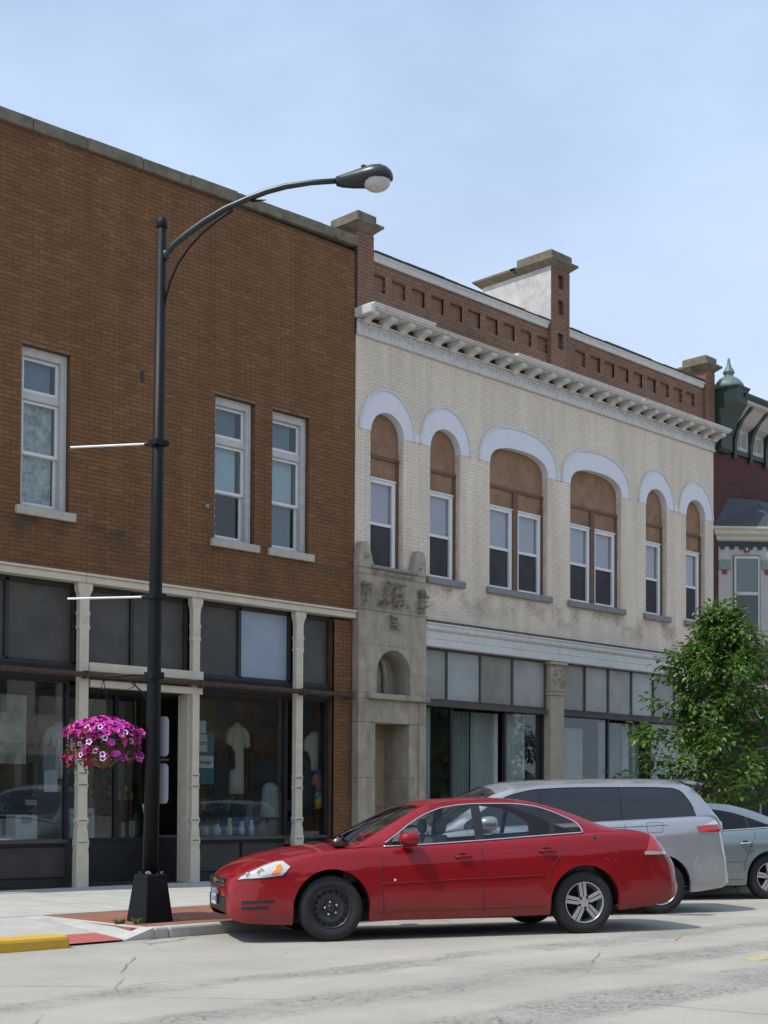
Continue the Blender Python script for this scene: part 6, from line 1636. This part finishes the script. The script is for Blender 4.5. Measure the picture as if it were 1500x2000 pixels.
def van_detail(root, P, I, pm):
    seam(root, I, [(2.42,1.14),(2.42,.3)]); seam(root, I, [(3.50,1.2),(3.50,.95),(3.48,.62)]); seam(root, I, [(1.40,1.09),(1.38,.3)])
    seam(root, I, [(2.5,1.10),(3.4,1.13),(4.1,1.16)], r=.004)
    seam(root, I, [(3.80,1.18),(3.80,1.08),(3.82,1.06),(4.0,1.065),(4.02,1.085),(4.02,1.19),(4.0,1.2),(3.82,1.195),(3.80,1.18)], r=.003, nm='fuel_flap')
    tl = patch(root, I, [(4.52,1.075),(4.70,1.065),(4.86,1.075),(4.85,1.16),(4.70,1.155),(4.50,1.145)], LENSR, 'tail_light', .008)
    patch(root, I, [(4.60,1.158),(4.845,1.168),(4.83,1.215),(4.80,1.23),(4.76,1.19)], LENSC, 'tail_light_clear', .008, par=tl)
    sp = MB(); sp.loft([[(4.46,y,1.768-.05*(abs(y)/.66)**3),(4.62,y,1.775-.05*(abs(y)/.66)**3),(4.72,y,1.752-.05*(abs(y)/.66)**3),(4.62,y,1.725-.05*(abs(y)/.66)**3)] for y in [-.68+.136*k for k in range(11)]])
    sp.build('roof_spoiler', pm, root, smooth=False, bevel=.008)
    MB().ball((4.62,-.70,1.66),.05,.02,.06).build('spoiler_end', BLKP, root, smooth=True)
    handle(root, I, 2.25, .97, pm, I['doors'][0]); handle(root, I, 2.60, .99, pm, I['doors'][1])
    mirror_part(root, I, 1.62, 1.17, pm, sc=1.2)
    patch(root, I, [(.12,.66),(.5,.74),(.75,.93),(.62,.95),(.35,.86),(.15,.74)], LENSC, 'headlight', .010)
    patch(root, I, [(4.42,.40),(4.7,.40),(4.98,.47),(4.99,.74),(4.80,.79),(4.50,.76),(4.44,.60)], pm, 'rear_bumper', .014)
    up = [(1.38+.04*k, I['ZT'](1.38+.04*k)+.004) for k in range(80)]; up = [p for p in up if p[0] <= 4.53]
    seam(root, I, up, r=.006, m_=BLKP, nm='window_trim', glassy=True, off=.002)
    br_ = MB(); br_.tube([(2.25,-.70,1.735),(2.25,-.3,1.772)], .006, 6); br_.build('roof_seam', BLKP, root)
van = build_car('silver_minivan', 'silver minivan with dark tinted windows behind the red sedan', VAN, SIL, lambda k: TINT, van_detail)
place_car(van, (-1.63, -7.42), -33.0, VAN)

# ================================================================== TREE
TX, TY = 6.85, -3.1
tree = thing('street_tree', 'young broad-leaved street tree with dense green crown beside the parked cars', 'tree', (TX, TY, walk_z(TY)))
rnd = random.Random(21)
tk = MB(); tk.tube([(0,0,-.05),(.02,.01,.5),(.0,.03,1.3),(.03,.0,2.2),(.0,.02,3.3),(.02,.0,4.6)], [.10,.075,.065,.055,.035,.012], 10)
tips = []
def crown_r(z):                                       # outline of the crown, wide low, pointed top
    return interp([(1.2,1.4),(1.6,2.3),(2.1,2.3),(2.7,1.95),(3.2,1.7),(3.8,1.5),(4.4,1.1),(4.9,.65),(5.25,.15)], z)
for k in range(100):
    z = 1.3+3.7*(k/100)+rnd.uniform(-.1,.1); a = k*2.399+rnd.uniform(-.3,.3)
    r0 = crown_r(min(z+.3, 5.2))*rnd.choice((rnd.uniform(.45,.8), rnd.uniform(.8,1.12)))
    p0 = Vector((0,0,z-.35)); p2 = Vector((r0*math.cos(a), r0*math.sin(a), z+rnd.uniform(-.05,.35)))
    p1 = p0.lerp(p2, .5)+Vector((0,0,rnd.uniform(.0,.2)))
    tk.tube([p0, p1, p2], [.022,.013,.004], 5)
    for q in range(8): tips.append((p0.lerp(p1, .3+.7*rnd.random()) if q < 2 else p1.lerp(p2, rnd.random()*1.05), r0))
tk.build('trunk', mat('tree_bark', (.11,.09,.07), .95, var=.3, scale=12, bump=.5), tree, smooth=True)
cw = MB()
def tree_leaf(p, d, up, L_, W_):
    s_ = d.cross(up)
    if s_.length < 1e-4: return
    s_.normalize(); nrm = s_.cross(d)
    cw.add([p, p+d*L_*.30+s_*W_*.85+nrm*.012, p+d*L_*.68+s_*W_*.8+nrm*.010, p+d*L_-nrm*.02, p+d*L_*.68-s_*W_*.8+nrm*.010, p+d*L_*.30-s_*W_*.85+nrm*.012, p+d*L_*.5],
           [(0,1,6),(1,2,6),(2,3,6),(3,4,6),(4,5,6),(5,0,6)])
for (tp, r0) in tips:
    nl = rnd.randint(8, 15)
    for k in range(nl):
        off = Vector((rnd.gauss(0,.11), rnd.gauss(0,.11), rnd.gauss(0,.09)))
        d = (off*3+Vector((tp.x, tp.y, 0)).normalized()*.5+Vector((rnd.uniform(-.7,.7), rnd.uniform(-.7,.7), rnd.uniform(-.7,.15)))).normalized()
        up = Vector((rnd.uniform(-.5,.5), rnd.uniform(-.5,.5), 1)).normalized()
        tree_leaf(tp+off, d, up, rnd.uniform(.10,.175), rnd.uniform(.032,.052))
def leafmat():
    mt, t, b = principled('tree_leaf'); L = t.links.new
    g = t.nodes.new('ShaderNodeNewGeometry'); r = t.nodes.new('ShaderNodeValToRGB')
    r.color_ramp.elements[0].color = (.030,.082,.010,1); r.color_ramp.elements[1].color = (.105,.20,.027,1)
    L(g.outputs['Random Per Island'], r.inputs['Fac'])
    b.inputs['Roughness'].default_value = .45
    L(r.outputs['Color'], b.inputs['Base Color'])
    tl = t.nodes.new('ShaderNodeBsdfTranslucent'); ml_ = t.nodes.new('ShaderNodeMixShader'); ml_.inputs['Fac'].default_value = .28
    hs = t.nodes.new('ShaderNodeHueSaturation'); hs.inputs['Value'].default_value = 1.7; L(r.outputs['Color'], hs.inputs['Color']); L(hs.outputs['Color'], tl.inputs['Color'])
    L(b.outputs[0], ml_.inputs[1]); L(tl.outputs[0], ml_.inputs[2]); L(ml_.outputs[0], t.nodes['Material Output'].inputs['Surface'])
    return mt
cw.build('crown', leafmat(), tree, fix=False)
# posts under the tree
for (dx, dy, h_, r0, lab) in ((1.15,.35,1.75,.045,'grey wooden post under the tree, thicker one'),(1.75,.15,1.55,.022,'thin white post under the tree')):
    o = MB().tube([(TX+dx,TY+dy,walk_z(TY)-.05),(TX+dx,TY+dy,h_)], r0, 8).build('post', mat('post_'+lab[:4], (.33,.31,.27) if 'grey' in lab else (.62,.62,.58), .8, var=.15), None)
    tag(o, lab, 'post')
# weeds at the kerb joint
for (x, y, sd, lab) in ((-8.30,-4.95,1,'small weed tuft in the paver joint nearer the kerb ramp'),(-8.12,-5.05,2,'small weed tuft in the paver joint nearer the lamp base')):
    wd = MB(); rw_ = random.Random(sd)
    for k in range(46):
        a = rw_.uniform(0,6.28); r0 = rw_.uniform(0,.05); p = Vector((x+r0*math.cos(a), y+r0*math.sin(a), walk_z(y)-.005)); d = Vector((math.cos(a)*.6, math.sin(a)*.6, 1)).normalized()
        leafcard(wd, p, d, Vector((-math.sin(a), math.cos(a), .2)).normalized(), rw_.uniform(.04,.10), .006)
    tag(wd.build('weed_tuft', mat('weed_leaf', (.10,.14,.04), .8, var=.3), None, fix=False), lab, 'weed')

# ================================================================== THE OTHER SIDE OF THE STREET (unseen, invented for reflections in glass and paint)
for (x0, x1, h_, m_, lab) in ((-44,-20,9.5,BROWN,'unseen brown brick shop row added for reflections'),(-19.7,2.5,8.6,PARAP,'unseen dull red brick shop row added for reflections'),(2.8,22,10.2,CREAMB,'unseen cream brick shop row added for reflections'),(22.3,48,8.8,BROWN,'unseen low brown shop row at the far end, added for reflections')):
    ob = thing('added_shop_row', lab, 'building', (0, 0, 0))
    w = MB(); w.box(x0, x1, -44, -36.2, -.2, h_); w.box(x0, x1, -36.2, -36.0, 3.9, h_)
    w.build('wall', m_, ob)
    MB().box(x0, x1, -36.3, -35.8, h_, h_+.3).build('coping', COPING, ob)
    n = int((x1-x0)/2.4)
    for k in range(n):
        xc = lerp(x0, x1, (k+.5)/n)
        MB().box(xc-.5, xc+.5, -36.02, -35.96, 5.2, 7.3).build('window', TINT, ob)
        MB().box(xc-1.0, xc+1.0, -36.21, -36.1, .7, 3.4).build('shop_window', TINT, ob)
